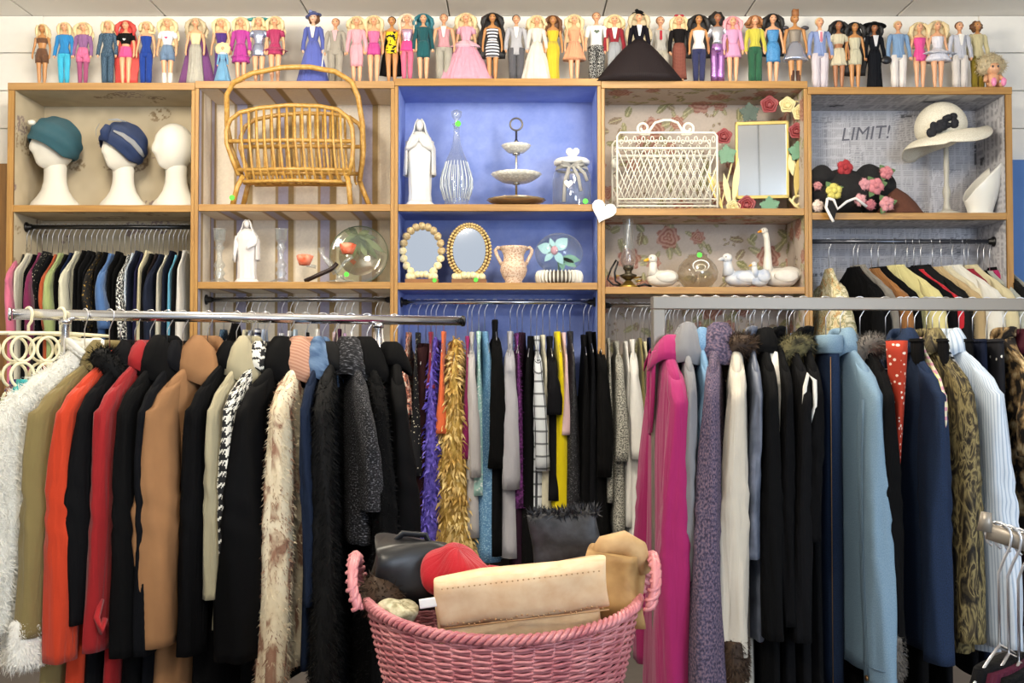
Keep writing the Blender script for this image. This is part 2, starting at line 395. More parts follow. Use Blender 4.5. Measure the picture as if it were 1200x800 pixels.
def paper_news(u, v):
    n = vnoise(u, v, 4); c = (L('#a9a9b2')*(1-n[..., None])+L('#c2c1c4')*n[..., None])
    r = np.random.RandomState(21)
    tx = np.mod(u, .07)/.07; ln = np.mod(v, .011)/.011; c = blend(c, L('#75757b'), ((tx > .08) & (tx < .92) & (ln < .5) & (vnoise(u, v*.2, 190) > .3))*.5)
    for i in range(120):                                    # overlapping sheets
        cu, cv = r.uniform(-.7, 1.3), r.uniform(-.2, 1.9); an = r.choice([0, 0, .03, -.05, .12, 1.57]); hw, hh = r.uniform(.09, .2), r.uniform(.08, .2)
        x = (u-cu)*np.cos(an)+(v-cv)*np.sin(an); y = -(u-cu)*np.sin(an)+(v-cv)*np.cos(an)
        ins = (np.abs(x) < hw) & (np.abs(y) < hh); base = L('#c6c5ca')*r.uniform(.78, 1.06)
        c = blend(c, base, ins*.8)
        colw = r.choice([.05, .065, .08]); lh = r.choice([.0085, .010, .012])
        tx = np.mod(x+hw, colw)/colw; ln = np.mod(y, lh)/lh
        t = ins & (tx > .08) & (tx < .93) & (ln < .55) & (vnoise(x*1.0+i, y*.2+i, 190) > .30)
        c = blend(c, L('#6a6a72'), t*.5)
        c = blend(c, L('#6a6a70'), (ins & ((np.abs(np.abs(x)-hw) < .0025) | (np.abs(np.abs(y)-hh) < .0025)))*.5)
        k = r.rand()
        if k < .42:                                        # press photo
            px, py = r.uniform(-.5, .5)*hw, r.uniform(-.5, .5)*hh; pw, ph = r.uniform(.02, .05), r.uniform(.015, .045)
            pin = (np.abs(x-px) < pw) & (np.abs(y-py) < ph); g = vnoise(u+i, v, 45)
            c = blend(c, L('#2c2c30'), pin*(g > .35)*.85); c = blend(c, L('#8b8b90'), pin*(g <= .35)*.8)
        elif k < .7:                                       # headline bar made of heavy marks
            py = r.uniform(.2, .8)*hh; hd = (np.abs(y-py) < .009) & (np.abs(x) < hw*.8) & (np.mod(x*90+np.sin(x*170), 1.6) > .5)
            c = blend(c, L('#3a3a40'), hd*.75)
    return c
PAPER = attr_mat('printed_wallpaper')
def paper_panel(name, org, uv_, vv_, lu, lv, fn, uo, vo, parent, step=.0048):
    nu, nv = max(2, int(lu/step)), max(2, int(lv/step))
    a = np.linspace(0, lu, nu+1); b = np.linspace(0, lv, nv+1); A, B = np.meshgrid(a, b)
    pos = np.array(org)[None, None]+A[..., None]*np.array(uv_)+B[..., None]*np.array(vv_)
    colr = fn(A+uo, B+vo)
    me = bpy.data.meshes.new(name); n = (nu+1)*(nv+1)
    idx = np.arange(n).reshape(nv+1, nu+1)
    q = np.stack([idx[:-1, :-1], idx[:-1, 1:], idx[1:, 1:], idx[1:, :-1]], -1).reshape(-1, 4)
    me.vertices.add(n); me.vertices.foreach_set('co', pos.reshape(-1)); me.loops.add(q.size); me.loops.foreach_set('vertex_index', q.reshape(-1).astype(np.int32))
    me.polygons.add(len(q)); me.polygons.foreach_set('loop_start', np.arange(0, q.size, 4, dtype=np.int32))
    me.update(calc_edges=True)
    at = me.color_attributes.new('print', 'FLOAT_COLOR', 'POINT')
    at.data.foreach_set('color', np.concatenate([colr.reshape(-1, 3), np.ones((n, 1))], 1).reshape(-1))
    me.materials.append(PAPER)
    return link(name, me, parent)
# ================================================================== wall shelving, five units
WX = wood('#956b34', '#ad8446', 'golden_wood', 'x'); WZ = wood('#956b34', '#ad8446', 'golden_wood', 'z')
WX2 = wood('#9a7444', '#ad8653', 'faded_wood', 'x')
BAYS = [  # xL, xR, top y, shelf y (edge top), second shelf y, rail y, paper, label
 (8, 228, 97, 240, None, 266, paper_sprig, 'wall shelf unit papered in beige sprigs holding white mannequin heads'),
 (228, 462, 95, 239, 330, 351, paper_stripe, 'wall shelf unit with striped wallpaper behind the cane rack'),
 (462, 704.5, 92, 239, 331, 354, paper_blue, 'wall shelf unit painted periwinkle blue holding mirrors and glassware'),
 (704.5, 947, 95, 244, 336, 358, paper_rose, 'wall shelf unit papered in roses holding white ducks'),
 (947, 1187, 102, 249, None, 283, paper_news, 'wall shelf unit papered with old newspapers holding hats')]
SH = []   # per bay: dict of z's
TS, TB = .018, .036
RAILS = []
for i, (xl, xr, ty, s1, s2, ry, fn, lab) in enumerate(BAYS):
    x0 = P(xl, 200, YF).x; x1 = P(xr, 200, YF).x; zt = P(600, ty, YF).z; z1 = P(600, s1, YF).z; z2 = P(600, s2, YF).z if s2 else None
    t = thing('wall_shelf_unit', lab, 'shelf', ((x0+x1)/2, YF, 0), 0, 'wall shelving units')
    w_ = x1-x0; hw = w_/2; D = YB-YF
    for sx in (-1, 1):
        a, b = (-hw+.0005, -hw+TS) if sx < 0 else (hw-TS, hw-.0005)
        if i in (0, 4) and ((sx < 0 and i == 0) or (sx > 0 and i == 4)): a, b = (a, a+.03) if sx < 0 else (b-.03, b)
        bevel(MB().box(a, b, 0, D, 0, zt-TB).build('side_panel', WZ, t, False), .002)
    bevel(MB().box(-hw+.0005, hw-.0005, -.004, D, zt-TB, zt).build('top_board', WX2 if i < 2 else WX, t, False), .002)
    iw = hw-TS-.0005
    for z in [z for z in (z1, z2) if z]:
        bevel(MB().box(-iw, iw, .004, D-.004, z-.034, z).build('shelf', WX, t, False), .002)
    MB().box(-iw, iw, D-.012, D, 0, zt-TB).build('back_panel', wood('#2e2318', '#3d2f20', 'shade_dark_board', 'z'), t, False)  # board colour darkened to stand in for deep shade low behind the clothes
    zb = 1.15; hh = zt-TB-zb
    il = -hw+(.033 if i == 0 else TS)+.001; ir = hw-(.033 if i == 4 else TS)-.001
    paper_panel('wallpaper', (il, D-.0135, zb), (1, 0, 0), (0, 0, 1), ir-il, hh, fn, 0, 0, t)
    paper_panel('wallpaper', (il+.0008, .006, zb), (0, 1, 0), (0, 0, 1), D-.02, hh, fn, -.32, 0, t, .008)
    paper_panel('wallpaper', (ir-.0008, .006, zb), (0, 1, 0), (0, 0, 1), D-.02, hh, fn, ir-il, 0, t, .008)
    paper_panel('wallpaper', (il, D-.0135, zt-TB-.0012), (1, 0, 0), (0, -1, 0), ir-il, D-.02, fn, 0, hh, t, .008)
    for z in [z for z in (z1, z2) if z]: paper_panel('shelf_lining', (-iw, .012, z-.0355), (1, 0, 0), (0, 1, 0), 2*iw, D-.03, fn, 0, .3, t, .012)
    SH.append(dict(t=zt, s1=z1, s2=z2, x0=x0, x1=x1))
    # clothes rail with flanges, held between the side panels
    rz = P(600, ry, YF+.13).z
    r = thing('clothes_rail', ['black clothes rail under the mannequin heads', 'black and silver clothes rail under the statue and candlesticks', 'silver clothes rail under the oval mirrors', 'silver clothes rail under the white ducks', 'dark clothes rail under the brown felt hat'][i], 'rail', ((x0+x1)/2, YF+.13, rz), 0, 'rails in the wall shelving')
    rm = [solid('#151515', .3, name='black_pole'), solid('#9c9c9c', .25, 1.0, name='steel_pole'), solid('#c9c9c9', .22, 1.0, name='silver_pole'), solid('#c9c9c9', .22, 1.0), solid('#5a5d66', .3, .8, name='dark_pole')][i]
    MB().tube([(il+.006, 0, 0), (ir-.006, 0, 0)], .0115, 12).build('pole', rm, r)
    for e, d in ((il+.0025, 1), (ir-.0025, -1)):
        MB().tube([(e, 0, 0), (e+.008*d, 0, 0), (e+.009*d, 0, 0), (e+.03*d, 0, 0)], [.026, .024, .016, .015], 14).build('flange', BLACKP, r)
    RAILS.append((il, ir, YF+.13, rz+.0115, (x0+x1)/2))
# the one readable headline of the newspaper lining
tc = bpy.data.curves.new('headline_print', 'FONT'); tc.body = 'LIMIT!'; tc.size = .115; tc.shear = .25; tc.extrude = .0003
to = bpy.data.objects.new('headline_print', tc); COL.objects.link(to)
dg = bpy.context.evaluated_depsgraph_get(); me = bpy.data.meshes.new_from_object(to.evaluated_get(dg)); bpy.data.objects.remove(to)
me.materials.clear(); me.materials.append(solid('#62626c', .8, name='printing_ink'))
u5 = [o for o in bpy.data.objects if o.name.startswith('wall_shelf_unit')][-1]
hl = link('headline_print', me, u5); pt = P(985, 165, YB-.016); hl.location = (pt.x-(SH[4]['x0']+SH[4]['x1'])/2, YB-YF-.0145, pt.z); hl.rotation_euler = (PI/2, -.06, 0); hl.scale = (.85, .85, 1)
# ================================================================== dolls along the top of the shelving
def vin(c): return solid(c, .38, name='doll_vinyl')
SK = {'f': '#d8a27c', 't': '#b8824f', 'd': '#9a6644', 'p': '#dcb396'}
HC = {'bl': '#c8b48a', 'as': '#a89a7c', 'bk': '#141212', 'br': '#5b3a22', 'rd': '#b23a36', 'te': '#1f5f6b', 'pk': '#c98a92', 'gi': '#8a5a34', 'pb': '#d9b9a0'}
def hairm(k): return pat('noise', 60, [(.3, HC[k]), (.75, tuple(min(1, x*1.7+.01) for x in lin(HC[k])))], st=(6, .6), rough=.45, bump=.5, spec=.4)
def legx(male): return .042 if not male else .05
def doll_body(male, stance=0.0, lean=0):
    m = MB(); k = 1.18 if male else 1.0; lx = legx(male)
    # torso: hips to neck, one loft
    prof = [(.455, .062, .042), (.50, .074, .05), (.56, .062, .042), (.62, .045*(1.25 if male else 1), .034), (.70, .062, .045), (.745, .066, .045), (.79, .078*k, .032), (.815, .045, .028), (.83, .022, .022), (.87, .02, .02)]
    m.loft([[(w_*math.cos(2*PI*j/14), d*math.sin(2*PI*j/14), z) for j in range(14)] for z, w_, d in prof], True, True, True)
    for s in (-1, 1):
        m.tube([(s*lx, 0, .50), (s*lx*1.02, 0, .38), (s*(lx*.95+stance*.4), -.004, .26), (s*(lx*.9+stance*.8), .004, .16), (s*(lx*.85+stance), 0, .04), (s*(lx*.85+stance), -.008, .012), (s*(lx*.85+stance), -.032, .004)], [.041*k, .036*k, .027*k, .026*k, .015*k, .016, .011], 8)
        sx = .082*k
        m.tube([(s*(sx-.015), 0, .785), (s*(sx+.004), 0, .765), (s*(sx+.022), .004, .65), (s*(sx+.03), -.006, .60), (s*(sx+.035), -.03, .50), (s*(sx+.034), -.034, .465), (s*(sx+.030), -.038, .43)], [.018, .021*k, .017*k, .015*k, .012, .014, .007], 7)
    # head with a small nose and chin
    def hd(d):
        q = 1.0
        if d[1] < -.8 and abs(d[0]) < .25 and -.35 < d[2] < .1: q = 1.10
        if d[2] < -.3: q *= 1-.16*min(1, abs(d[0])*1.3)
        return q
    m.ell((0, -.004, .922), (.047, .054, .066), 14, 10, hd)
    return m
BODY = {(mm, st_): {} for mm in (0, 1) for st_ in (0, 1)}
FACE_E = MB(); 
for s in (-1, 1): FACE_E.ell((s*.019, -.053, .93), (.009, .005, .007), 6, 4)
FACE_L = MB().ell((0, -.0545, .893), (.012, .004, .005), 6, 4)
EYE_ME = FACE_E.mesh('eyes', solid('#1d2a3c', .3, name='painted_eye')); LIP_ME = FACE_L.mesh('lips', solid('#b0434c', .4, name='painted_lip'))
def body_me(male, st_, skin):
    k = BODY[(male, st_)]
    if skin not in k: k[skin] = doll_body(male, .03 if st_ else 0).mesh('body', vin(SK[skin]))
    return k[skin]
def hair_mb(style, wd=1.0, ln=.3, seed=0):
    m = MB(); r = random.Random(seed)
    if style == 'short':
        m.ell((0, .010, .944), (.052, .056, .056), 12, 8, lambda d: 1.0 if (d[1] > -.45 or d[2] > .45) else .82)
    elif style == 'mohawk':
        m.ell((0, .014, .936), (.050, .052, .058), 12, 8, lambda d: 1.0 if (d[1] > -.3 or d[2] > .5) else .8); m.box(-.034, .034, -.05, .02, .95, 1.05)
    elif style == 'puff':
        ph = [r.random()*6 for _ in range(4)]
        m.ell((0, .03, .925), (.095*wd, .06, .10*wd), 16, 12, lambda d: (1+.07*math.sin(9*d[0]+ph[0])+.07*math.sin(11*d[2]+ph[1])))
    else:
        m.ell((0, .012, .938), (.058*min(wd, 1.3), .06, .064), 12, 8, lambda d: 1.0 if (d[1] > -.4 or d[2] > .5) else .80)
        rows = []
        for i in range(9):
            t = i/8; z = .965-t*(ln+.03); w_ = (.050+.045*wd*math.sin(min(1, t*1.6)*PI/2)*(1-.25*t*t))*(1 if wd < 3 else .9); d = .030*(1-.3*t)
            rows.append([((w_*(1+.05*math.sin(3*t*4+k)))*math.cos(2*PI*k/14), .040+d*math.sin(2*PI*k/14)+.010*math.sin(5*k+t*7), z) for k in range(14)])
        m.loft(rows, True, True, True)
        for s in (-1, 1):      # front locks
            m.tube([(s*.040, -.030, .965), (s*.056*min(wd, 1.5), -.022, .91), (s*.060*min(wd, 1.6), -.014, .85), (s*.056*wd**.5, -.012, .965-min(ln, .22))], [.014, .02*wd**.5, .018*wd**.5, .006], 6)
    return m
def bodice(zt=.80, zb=.52, e=.008, male=0, straps=True):
    k = 1.18 if male else 1.0
    prof = [(.46, .066, .046), (.50, .074, .05), (.56, .062, .042), (.62, .045*(1.25 if male else 1), .034), (.70, .062, .046), (.745, .066, .047), (.79, .078*k, .034), (.815, .045, .03)]
    zs = sorted(set([zb, zt]+[z for z, _, _ in prof if zb < z < zt])); rows = []
    for z in zs:
        w_ = np.interp(z, [p[0] for p in prof], [p[1] for p in prof])+e; d = np.interp(z, [p[0] for p in prof], [p[2] for p in prof])+e
        rows.append([(w_*math.cos(2*PI*j/14), d*math.sin(2*PI*j/14), z) for j in range(14)])
    return MB().loft(rows, True, True, True)
def sleeves(m, e=.009, zend=.47, male=0, puff=0):
    sx = .082*(1.18 if male else 1)
    for s in (-1, 1):
        p = [(s*(sx-.02), 0, .795), (s*(sx+.004), 0, .765), (s*(sx+.022), .004, .65), (s*(sx+.03), -.006, .60), (s*(sx+.035), -.03, zend if zend < .58 else .5)]
        rr = [.02+e, .022+e+puff, .018+e+puff*.5, .017+e, .016+e]
        if zend > .6: p = p[:2]+[(s*(sx+.018), .003, zend)]; rr = rr[:3]
        m.tube(p, rr, 8)
    return m
def skirt(z0, z1, w0, w1, d1=None, waves=0, amp=.05, seed=0, n=28):
    rows = []; d1 = d1 or w1*.7
    for i in range(8):
        t = i/7; z = z0+(z1-z0)*t; q = t**.8; w_ = w0+(w1-w0)*q; d = w0*.75+(d1-w0*.75)*q
        if z0 < .7 and z > .2: w_ = max(w_, np.interp(z, [.3, .45, .5, .56, .62], [.074, .086, .088, .074, .056])); d = max(d, np.interp(z, [.3, .5, .56, .62], [.05, .062, .054, .045]))
        rows.append([((w_*(1+amp*t*math.cos(waves*2*PI*k/n+seed)))*math.cos(2*PI*k/n), (d*(1+amp*t*math.cos(waves*2*PI*k/n+seed)))*math.sin(2*PI*k/n), z) for k in range(n)])
    return MB().loft(rows, True, True, True)
def trousers(e=.008, male=0, z1=.03, wide=0.0, st_=0):
    m = MB(); lx = legx(male); k = 1.18 if male else 1; stn = .03 if st_ else 0
    m.loft([[(w_*math.cos(2*PI*j/14), d*math.sin(2*PI*j/14), z) for j in range(14)] for z, w_, d in ((.44, .068, .045), (.50, .074+e, .05+e), (.56, .062+e, .042+e), (.60, .05*k+e, .036+e))], True, True, True)
    for s in (-1, 1):
        pts = [(s*lx, 0, .50), (s*lx*1.02, 0, .38), (s*(lx*.95+stn*.4), -.004, .26), (s*(lx*.9+stn*.8), .002, .15), (s*(lx*.88+stn), 0, max(z1, .04))]
        rr = [.041*k+e, .037*k+e, .029*k+e+wide*.4, .028*k+e+wide*.8, .020*k+e+wide]
        if z1 > .3: pts = pts[:2]; rr = rr[:2]
        m.tube(pts, rr, 8)
    return m
def satin(c): return cloth(c, .45, 400, .1, .15, 20)
METALC = lambda c: solid(c, .25, .75, name='metallic_cloth', bump=.3, bscale=90)
def doll(x, ty, sex, skin, hair, top, bot, label, base_dy=0, y=5.075, rot=0, extra=None, name='fashion_doll', hscale=None, st_=0):
    """top = (material, sleeve end or None, bottom z), bot = (kind, material, ...)"""
    bay = [i for i, b in enumerate(BAYS) if b[0] <= x < b[1] or (i == 4 and x >= b[1])][0]
    base = Vector((P(x, 90, y).x, y, SH[bay]['t']))
    H = (P(x, ty, y).z-base.z)*.985
    male = 1 if sex == 'm' else 0
    t = thing(name, label, 'doll', base, rot, 'dolls on top of the shelving'); t.scale = (H*1.16, H*1.1, H)
    bd = link('body', body_me(male, st_, skin), t); link('eyes', EYE_ME, bd); link('lips', LIP_ME, bd)
    hk, hs, wd, ln = hair
    ho = hair_mb(hs, wd, ln, int(x)).build('hair', hairm(hk), t); ho.scale = (1.18, 1.12, 1.005) if hs == 'long' else (1.04, 1.04, 1.0)
    if top:
        mt, sl, zb = top; m = bodice(.80 if sl else .765, zb, .009, male)
        if sl: sleeves(m, .009, sl, male)
        m.build('top' if bot and bot[0] != 'none' else 'outfit', mt, t)
    if bot:
        k = bot[0]; mt = bot[1]
        if k == 'mini': skirt(.60, bot[2], .056, bot[3], waves=7, amp=.04, seed=x).build('skirt', mt, t)
        elif k == 'pants': trousers(.008, male, .03, bot[2] if len(bot) > 2 else 0, st_).build('trousers', mt, t)
        elif k == 'shorts': trousers(.012, male, .38, 0).build('shorts', mt, t)
        elif k == 'gown': skirt(.60, .0, .058, bot[2], bot[3] if len(bot) > 3 else None, waves=bot[4] if len(bot) > 4 else 8, amp=.06, seed=x).build('skirt', mt, t)
    if extra: extra(t)
    return t
C = cloth
def cape(mt, wd=.16, z0=.78, z1=.05): return lambda t: skirt(z0, z1, .07, wd, .05, 6, .1).xf(Matrix.Translation((0, .07, 0))).build('cape', mt, t)
def tights(mt): return lambda t: trousers(.003, 0, .03).build('tights', mt, t)
def boots(mt):
    def f(t):
        for s in (-1, 1): MB().tube([(s*.038, 0, .2), (s*.036, 0, .05), (s*.036, -.012, .012), (s*.036, -.036, .008)], [.031, .024, .02, .014], 8).build('boot', mt, t)
    return f
def tie(mt):
    return lambda t: MB().prism([(-.012, .78), (.012, .78), (.016, .66), (0, .64), (-.016, .66)], -.066, -.060).build('tie', mt, t, False)
def lapel(mt):
    return lambda t: MB().prism([(-.035, .80), (.035, .80), (.010, .64), (-.010, .64)], -.064, -.056).build('shirt_front', mt, t, False)
def hat(mt, wd=.12, tilt=.2, fl=None):
    def f(t):
        m = MB().lathe([(wd, .0), (wd*.98, .008), (.055, .014), (.05, .05), (.035, .062), (.005, .064)], 16); m.xf(Matrix.Translation((0, .005, .955)) @ Matrix.Rotation(tilt, 4, 'Y')); m.build('hat', mt, t)
        if fl:
            q = MB().ell((-.03, -.03, 1.01), .024, 8, 6); q.build('hat_flower', fl, t)
    return f
def both(*fs): return lambda t: [f(t) for f in fs]
def bow(mt, z=.99):
    return lambda t: MB().ell((-.03, -.02, z), (.032, .015, .02), 8, 6).ell((.03, -.02, z), (.032, .015, .02), 8, 6).build('hair_bow', mt, t)
def ruff(mt, z, r0, r1, h=.03, w=9):
    return lambda t: skirt(z, z-h, r0, r1, waves=w, amp=.12).build('ruffle', mt, t)
def motif(mt, z=.70, w_=.022): return lambda t: MB().prism([(-w_, z), (0, z-w_), (w_, z), (w_*.5, z+w_*.6), (0, z+w_*.25), (-w_*.5, z+w_*.6)], -.064, -.058).build('shirt_motif', mt, t, False)
def parasol(mt): return lambda t: MB().tube([(.13, -.05, .48), (.10, -.06, .02)], [.006, .012], 6).build('walking_cane', mt, t)
print_navy = pat('noise', 90, [(.45, '#16283c'), (.6, '#5e7c94')], rough=.7)
print_bw = pat('vor', 110, [(.25, '#e8e8e4'), (.45, '#141414')], rough=.8)
plaid_r = stripes('#7a3a32', '#4a2320', .016, .4, 0, '#96604a', .3)
stripe_bw = stripes('#e6e6ea', '#1e1e2c', .045, .5, 1)
lace_pk = pat('noise', 160, [(.4, '#b978a4'), (.65, '#dbb0cc')], rough=.7)
seq_b = pat('vor', 160, [(.2, '#66a8d8'), (.7, '#2a6aa4')], rough=.35)
D = doll
D(49, 27, 'f', 't', ('bl', 'long', 1.0, .2), (C('#6b4a35'), None, .69), ('shorts', C('#6b4a35')), 'tanned doll in a tiny brown bikini at the row end', st_=0)
D(75, 25, 'f', 'f', ('bl', 'long', 1.1, .24), (C('#2f86c4'), .47, .50), ('pants', C('#3fb4d8')), 'blonde doll in blue jacket and turquoise trousers')
D(97, 25, 'f', 'f', ('bl', 'long', 1.5, .22), (C('#8d6290'), .47, .55), ('shorts', C('#d86f9a')), 'blonde doll in mauve cardigan, pink shorts and mauve tights', extra=tights(C('#a05078')))
D(126, 23, 'f', 'f', ('bl', 'long', 1.0, .15), (print_navy, .47, .50), ('pants', print_navy, .006), 'blonde doll in navy mottled jumpsuit')
D(147, 23, 'f', 'f', ('rd', 'long', 2.2, .90), (C('#161616'), .70, .64), ('mini', C('#e0558f'), .44, .085), 'doll with floor length red hair and pink mini skirt', extra=motif(C('#e8e8e8')))
D(171, 24, 'f', 'f', ('bl', 'long', 1.1, .12), (C('#1d3f94'), None, .50), ('pants', C('#1d3f94'), .006), 'blonde doll in royal blue sleeveless jumpsuit')
D(196, 20, 'f', 'f', ('bl', 'long', 1.6, .34), (C('#efeeee'), .70, .60), ('shorts', C('#6d86a4')), 'blonde doll in white t-shirt, denim shorts and boots', extra=both(motif(C('#d84a7c')), boots(solid('#eadfd6', .4))))
D(229, 20, 'f', 'f', ('as', 'long', 2.0, .22), (satin('#dcd2a4'), None, .60), ('gown', satin('#aaa79c'), .115, .08), 'curly doll in grey satin gown with purple cape', extra=cape(C('#7a4a80'), .22))
D(259, 20, 'f', 'f', ('bl', 'long', 1.4, .3), (C('#4a2d78'), None, .52), ('gown', C('#56357f'), .10), 'blonde doll in long purple dress behind a child doll')
D(261, 53, 'f', 'f', ('bl', 'puff', 1.9, .2), (C('#6d9fc4'), .47, .50), ('gown', C('#6d9fc4'), .2, .16), 'small child doll with fluffy blonde hair and light blue dress', y=5.022, extra=ruff(C('#f0efee'), .82, .04, .12, .06), name='child_doll')
D(282, 19, 'f', 'f', ('bl', 'long', 1.3, .24), (satin('#b03a94'), .6, .55), ('mini', satin('#b03a94'), .33, .115), 'blonde doll in ruffled magenta party dress', extra=ruff(satin('#b03a94'), .45, .075, .12, .05))
D(303, 19, 'f', 'f', ('bl', 'long', 1.0, .12), (METALC('#a8b2cc'), .70, .54), ('mini', METALC('#a2aec8'), .42, .085), 'doll in silvery blue dress with wide teal hat', extra=lambda t: MB().ell((-.02, .05, .985), (.16, .03, .035), 14, 8).build('hat', C('#4a9a98'), t))
D(322, 18, 'f', 'f', ('bl', 'long', 1.4, .28), (satin('#a8325f'), .70, .56), ('mini', satin('#a8325f'), .44, .10), 'blonde doll in raspberry dress with flared peplum', extra=ruff(satin('#a8325f'), .54, .07, .15, .05))
D(367, 14, 'f', 'p', ('br', 'puff', .72, .1), (C('#5560a8'), .47, .56), ('gown', C('#5a66b4'), .20, .12, 7), 'doll in long blue violet period gown with feathered hat and cane', extra=both(hat(C('#4a5488'), .10, -.25, C('#7f8ab8')), parasol(solid('#d8d8dc', .4)), lapel(C('#e6e0dc'))))
D(393, 20, 'm', 'f', ('gi', 'short', 1, 1), (C('#a39c90'), .47, .44), ('pants', C('#a39c90'), .010), 'male doll in light grey suit', extra=lapel(C('#dab0b4')))
D(418, 18, 'f', 'f', ('bl', 'long', 1.6, .15), (C('#dfa4b0'), .47, .52), ('mini', C('#dfa4b0'), .27, .075), 'blonde doll in pale pink knee length suit')
D(438, 17, 'f', 'f', ('bl', 'long', 1.5, .3), (C('#cf6f9c'), None, .52), ('mini', satin('#c44892'), .43, .078), 'blonde doll in short pink strapless romper')
D(459, 18, 'f', 't', ('bk', 'short', 1, 1), (pat('noise', 22, [(.5, '#d8c020'), (.54, '#151515')], const=True), None, .45), ('none', None), 'dark haired doll in yellow and black swimsuit with black wrap', extra=cape(C('#161414'), .15, .78, .16))
D(477, 15, 'f', 'f', ('pb', 'long', 1.4, .34), (METALC('#cfaecb'), None, .56), ('mini', satin('#d8488c'), .45, .10), 'doll in sparkly pink leotard with pink tights', extra=tights(C('#d86f8e')))
D(496, 15, 'f', 'f', ('te', 'long', 1.7, .42), (C('#1d5258'), .47, .52), ('mini', C('#1f5a60'), .36, .08), 'doll with dark teal hair and teal skirt suit')
D(520, 15, 'm', 'f', ('gi', 'short', 1, 1), (satin('#c8929a'), None, .50), ('pants', C('#a8a498'), .010), 'male doll in pink waistcoat and grey trousers', extra=lapel(C('#e8e2e0')))
D(546, 14, 'f', 'f', ('bl', 'long', 2.1, .3), (satin('#d8a0b4'), .70, .58), ('gown', satin('#d79bb0'), .36, .2, 9), 'blonde doll in wide pink satin ball gown', y=5.10, extra=ruff(satin('#e4b8c8'), .60, .07, .2, .10))
D(577, 14, 'f', 't', ('bk', 'long', 3.0, .58), (stripe_bw, None, .50), ('mini', stripe_bw, .36, .078), 'doll with huge black hair and striped mini dress')
D(605, 16, 'm', 'f', ('bk', 'short', 1, 1), (C('#b4b4ba'), .47, .40), ('pants', C('#5a5a60'), .010), 'dark haired male doll in grey tailcoat and charcoal trousers', extra=lapel(C('#efefec')))
D(629, 17, 'f', 'f', ('bl', 'long', 1.7, .2), (C('#ddd6cc'), .6, .58), ('gown', C('#ddd6cc'), .21, .13, 9), 'blonde doll in long white lace gown')
D(648, 17, 'f', 't', ('br', 'long', 1.4, .24), (C('#cfb832'), None, .52), ('gown', C('#cfb832'), .085, .06), 'brown haired doll in slim yellow evening dress')
D(673, 16, 'f', 'f', ('bl', 'long', 1.5, .34), (C('#dc9c78'), None, .56), ('mini', C('#dc9c78'), .33, .15), 'blonde doll in flared peach short dress')
D(699, 13, 'm', 'f', ('gi', 'short', 1, 1), (C('#eeeeea'), .64, .52), ('pants', print_bw, .016), 'male doll in white t-shirt and speckled black trousers', extra=motif(C('#5d6a5c'), .71, .035))
D(720, 16, 'f', 'f', ('bl', 'long', 1.6, .16), (C('#8d2430'), .47, .56), ('gown', C('#9a9ea4'), .10, .07), 'blonde doll in red jacket and long grey skirt', extra=lapel(C('#e8e4e0')))
D(749, 13, 'f', 'f', ('as', 'long', 2.2, .42), (C('#15121a'), .47, .58), ('gown', pat('wave', 3, [(.3, '#0c0a0c'), (.8, '#24161a')], st=(8, .3), rough=.75), .52, .24, 9), 'doll in huge black ball gown with black hat', y=5.02, extra=both(hat(C('#111111'), .09, .3, C('#131313')), lapel(METALC('#c8c8cc'))))
D(774, 18, 'm', 'f', ('gi', 'short', 1, 1), (C('#b9b4ac'), .47, .50), ('pants', C('#b5ae9e'), .010), 'male doll in pale shirt with red tie', y=5.11, extra=tie(C('#b02c3c')))
D(796, 17, 'f', 'f', ('bl', 'long', 1.4, .28), (C('#1a1718'), .47, .58), ('mini', plaid_r, .10, .095), 'blonde doll in black jacket and brown plaid skirt with red bow', extra=bow(C('#a8303c')), y=5.09)
D(819, 16, 'f', 't', ('bk', 'long', 2.6, .54), (C('#e9e2df'), None, .50), ('pants', C('#30345a')), 'doll with wide black hair, white top and navy leggings', extra=lambda t: MB().lathe([(.06, .58), (.062, .60)], 14, sy=.7).build('belt', C('#b8343c'), t))
D(841, 14, 'f', 'd', ('bk', 'puff', 1.0, .1), (METALC('#c8c8d0'), .66, .56), ('pants', METALC('#a878b8'), .016), 'dark haired doll in silver top and metallic purple trousers')
D(859, 18, 'f', 'f', ('pk', 'long', 1.5, .46), (lace_pk, .6, .54), ('mini', lace_pk, .40, .11), 'doll with long pink hair and lilac lace dress')
D(885, 17, 'f', 'f', ('gi', 'long', 1.2, .1), (C('#c6bd4a'), .47, .54), ('pants', C('#2c5e44'), .016), 'blonde doll in yellow blouse and wide green trousers')
D(906, 15, 'f', 'f', ('bk', 'long', 2.2, .52), (seq_b, None, .50), ('mini', seq_b, .32, .085), 'black haired doll in blue sequin dress')
D(932, 15, 'm', 't', ('gi', 'mohawk', 1, 1), (solid('#8a8074', .5, .3, name='doll_armour', bump=.6, bscale=70), None, .55), ('mini', METALC('#b8bccb'), .34, .15), 'muscular doll with mohawk, grey armour and silver skirt', extra=both(boots(solid('#4c3024', .5)), lambda t: [MB().ell((s*.12, 0, .80), (.05, .04, .03), 10, 6).build('shoulder_pad', solid('#4c484e', .4, .4), t) for s in (-1, 1)]))
D(961, 19, 'm', 'f', ('bl', 'short', 1, 1), (C('#8496c4'), .47, .46), ('pants', C('#d0c8d0'), .012), 'blond male doll in blue jacket, pink tie and white trousers', extra=both(lapel(C('#e6dfe2')), tie(C('#d08090'))))
D(983, 23, 'f', 'd', ('bk', 'long', 1.5, .2), (C('#cfc5aa'), .70, .66), ('mini', C('#cfc5aa'), .36, .10), 'black haired doll in cream crop top and cream skirt')
D(1002, 25, 'f', 't', ('bk', 'long', 2.3, .70), (C('#c6c0a6'), None, .50), ('mini', C('#c6c0a6'), .38, .078), 'doll with very long black hair and plain cream mini dress')
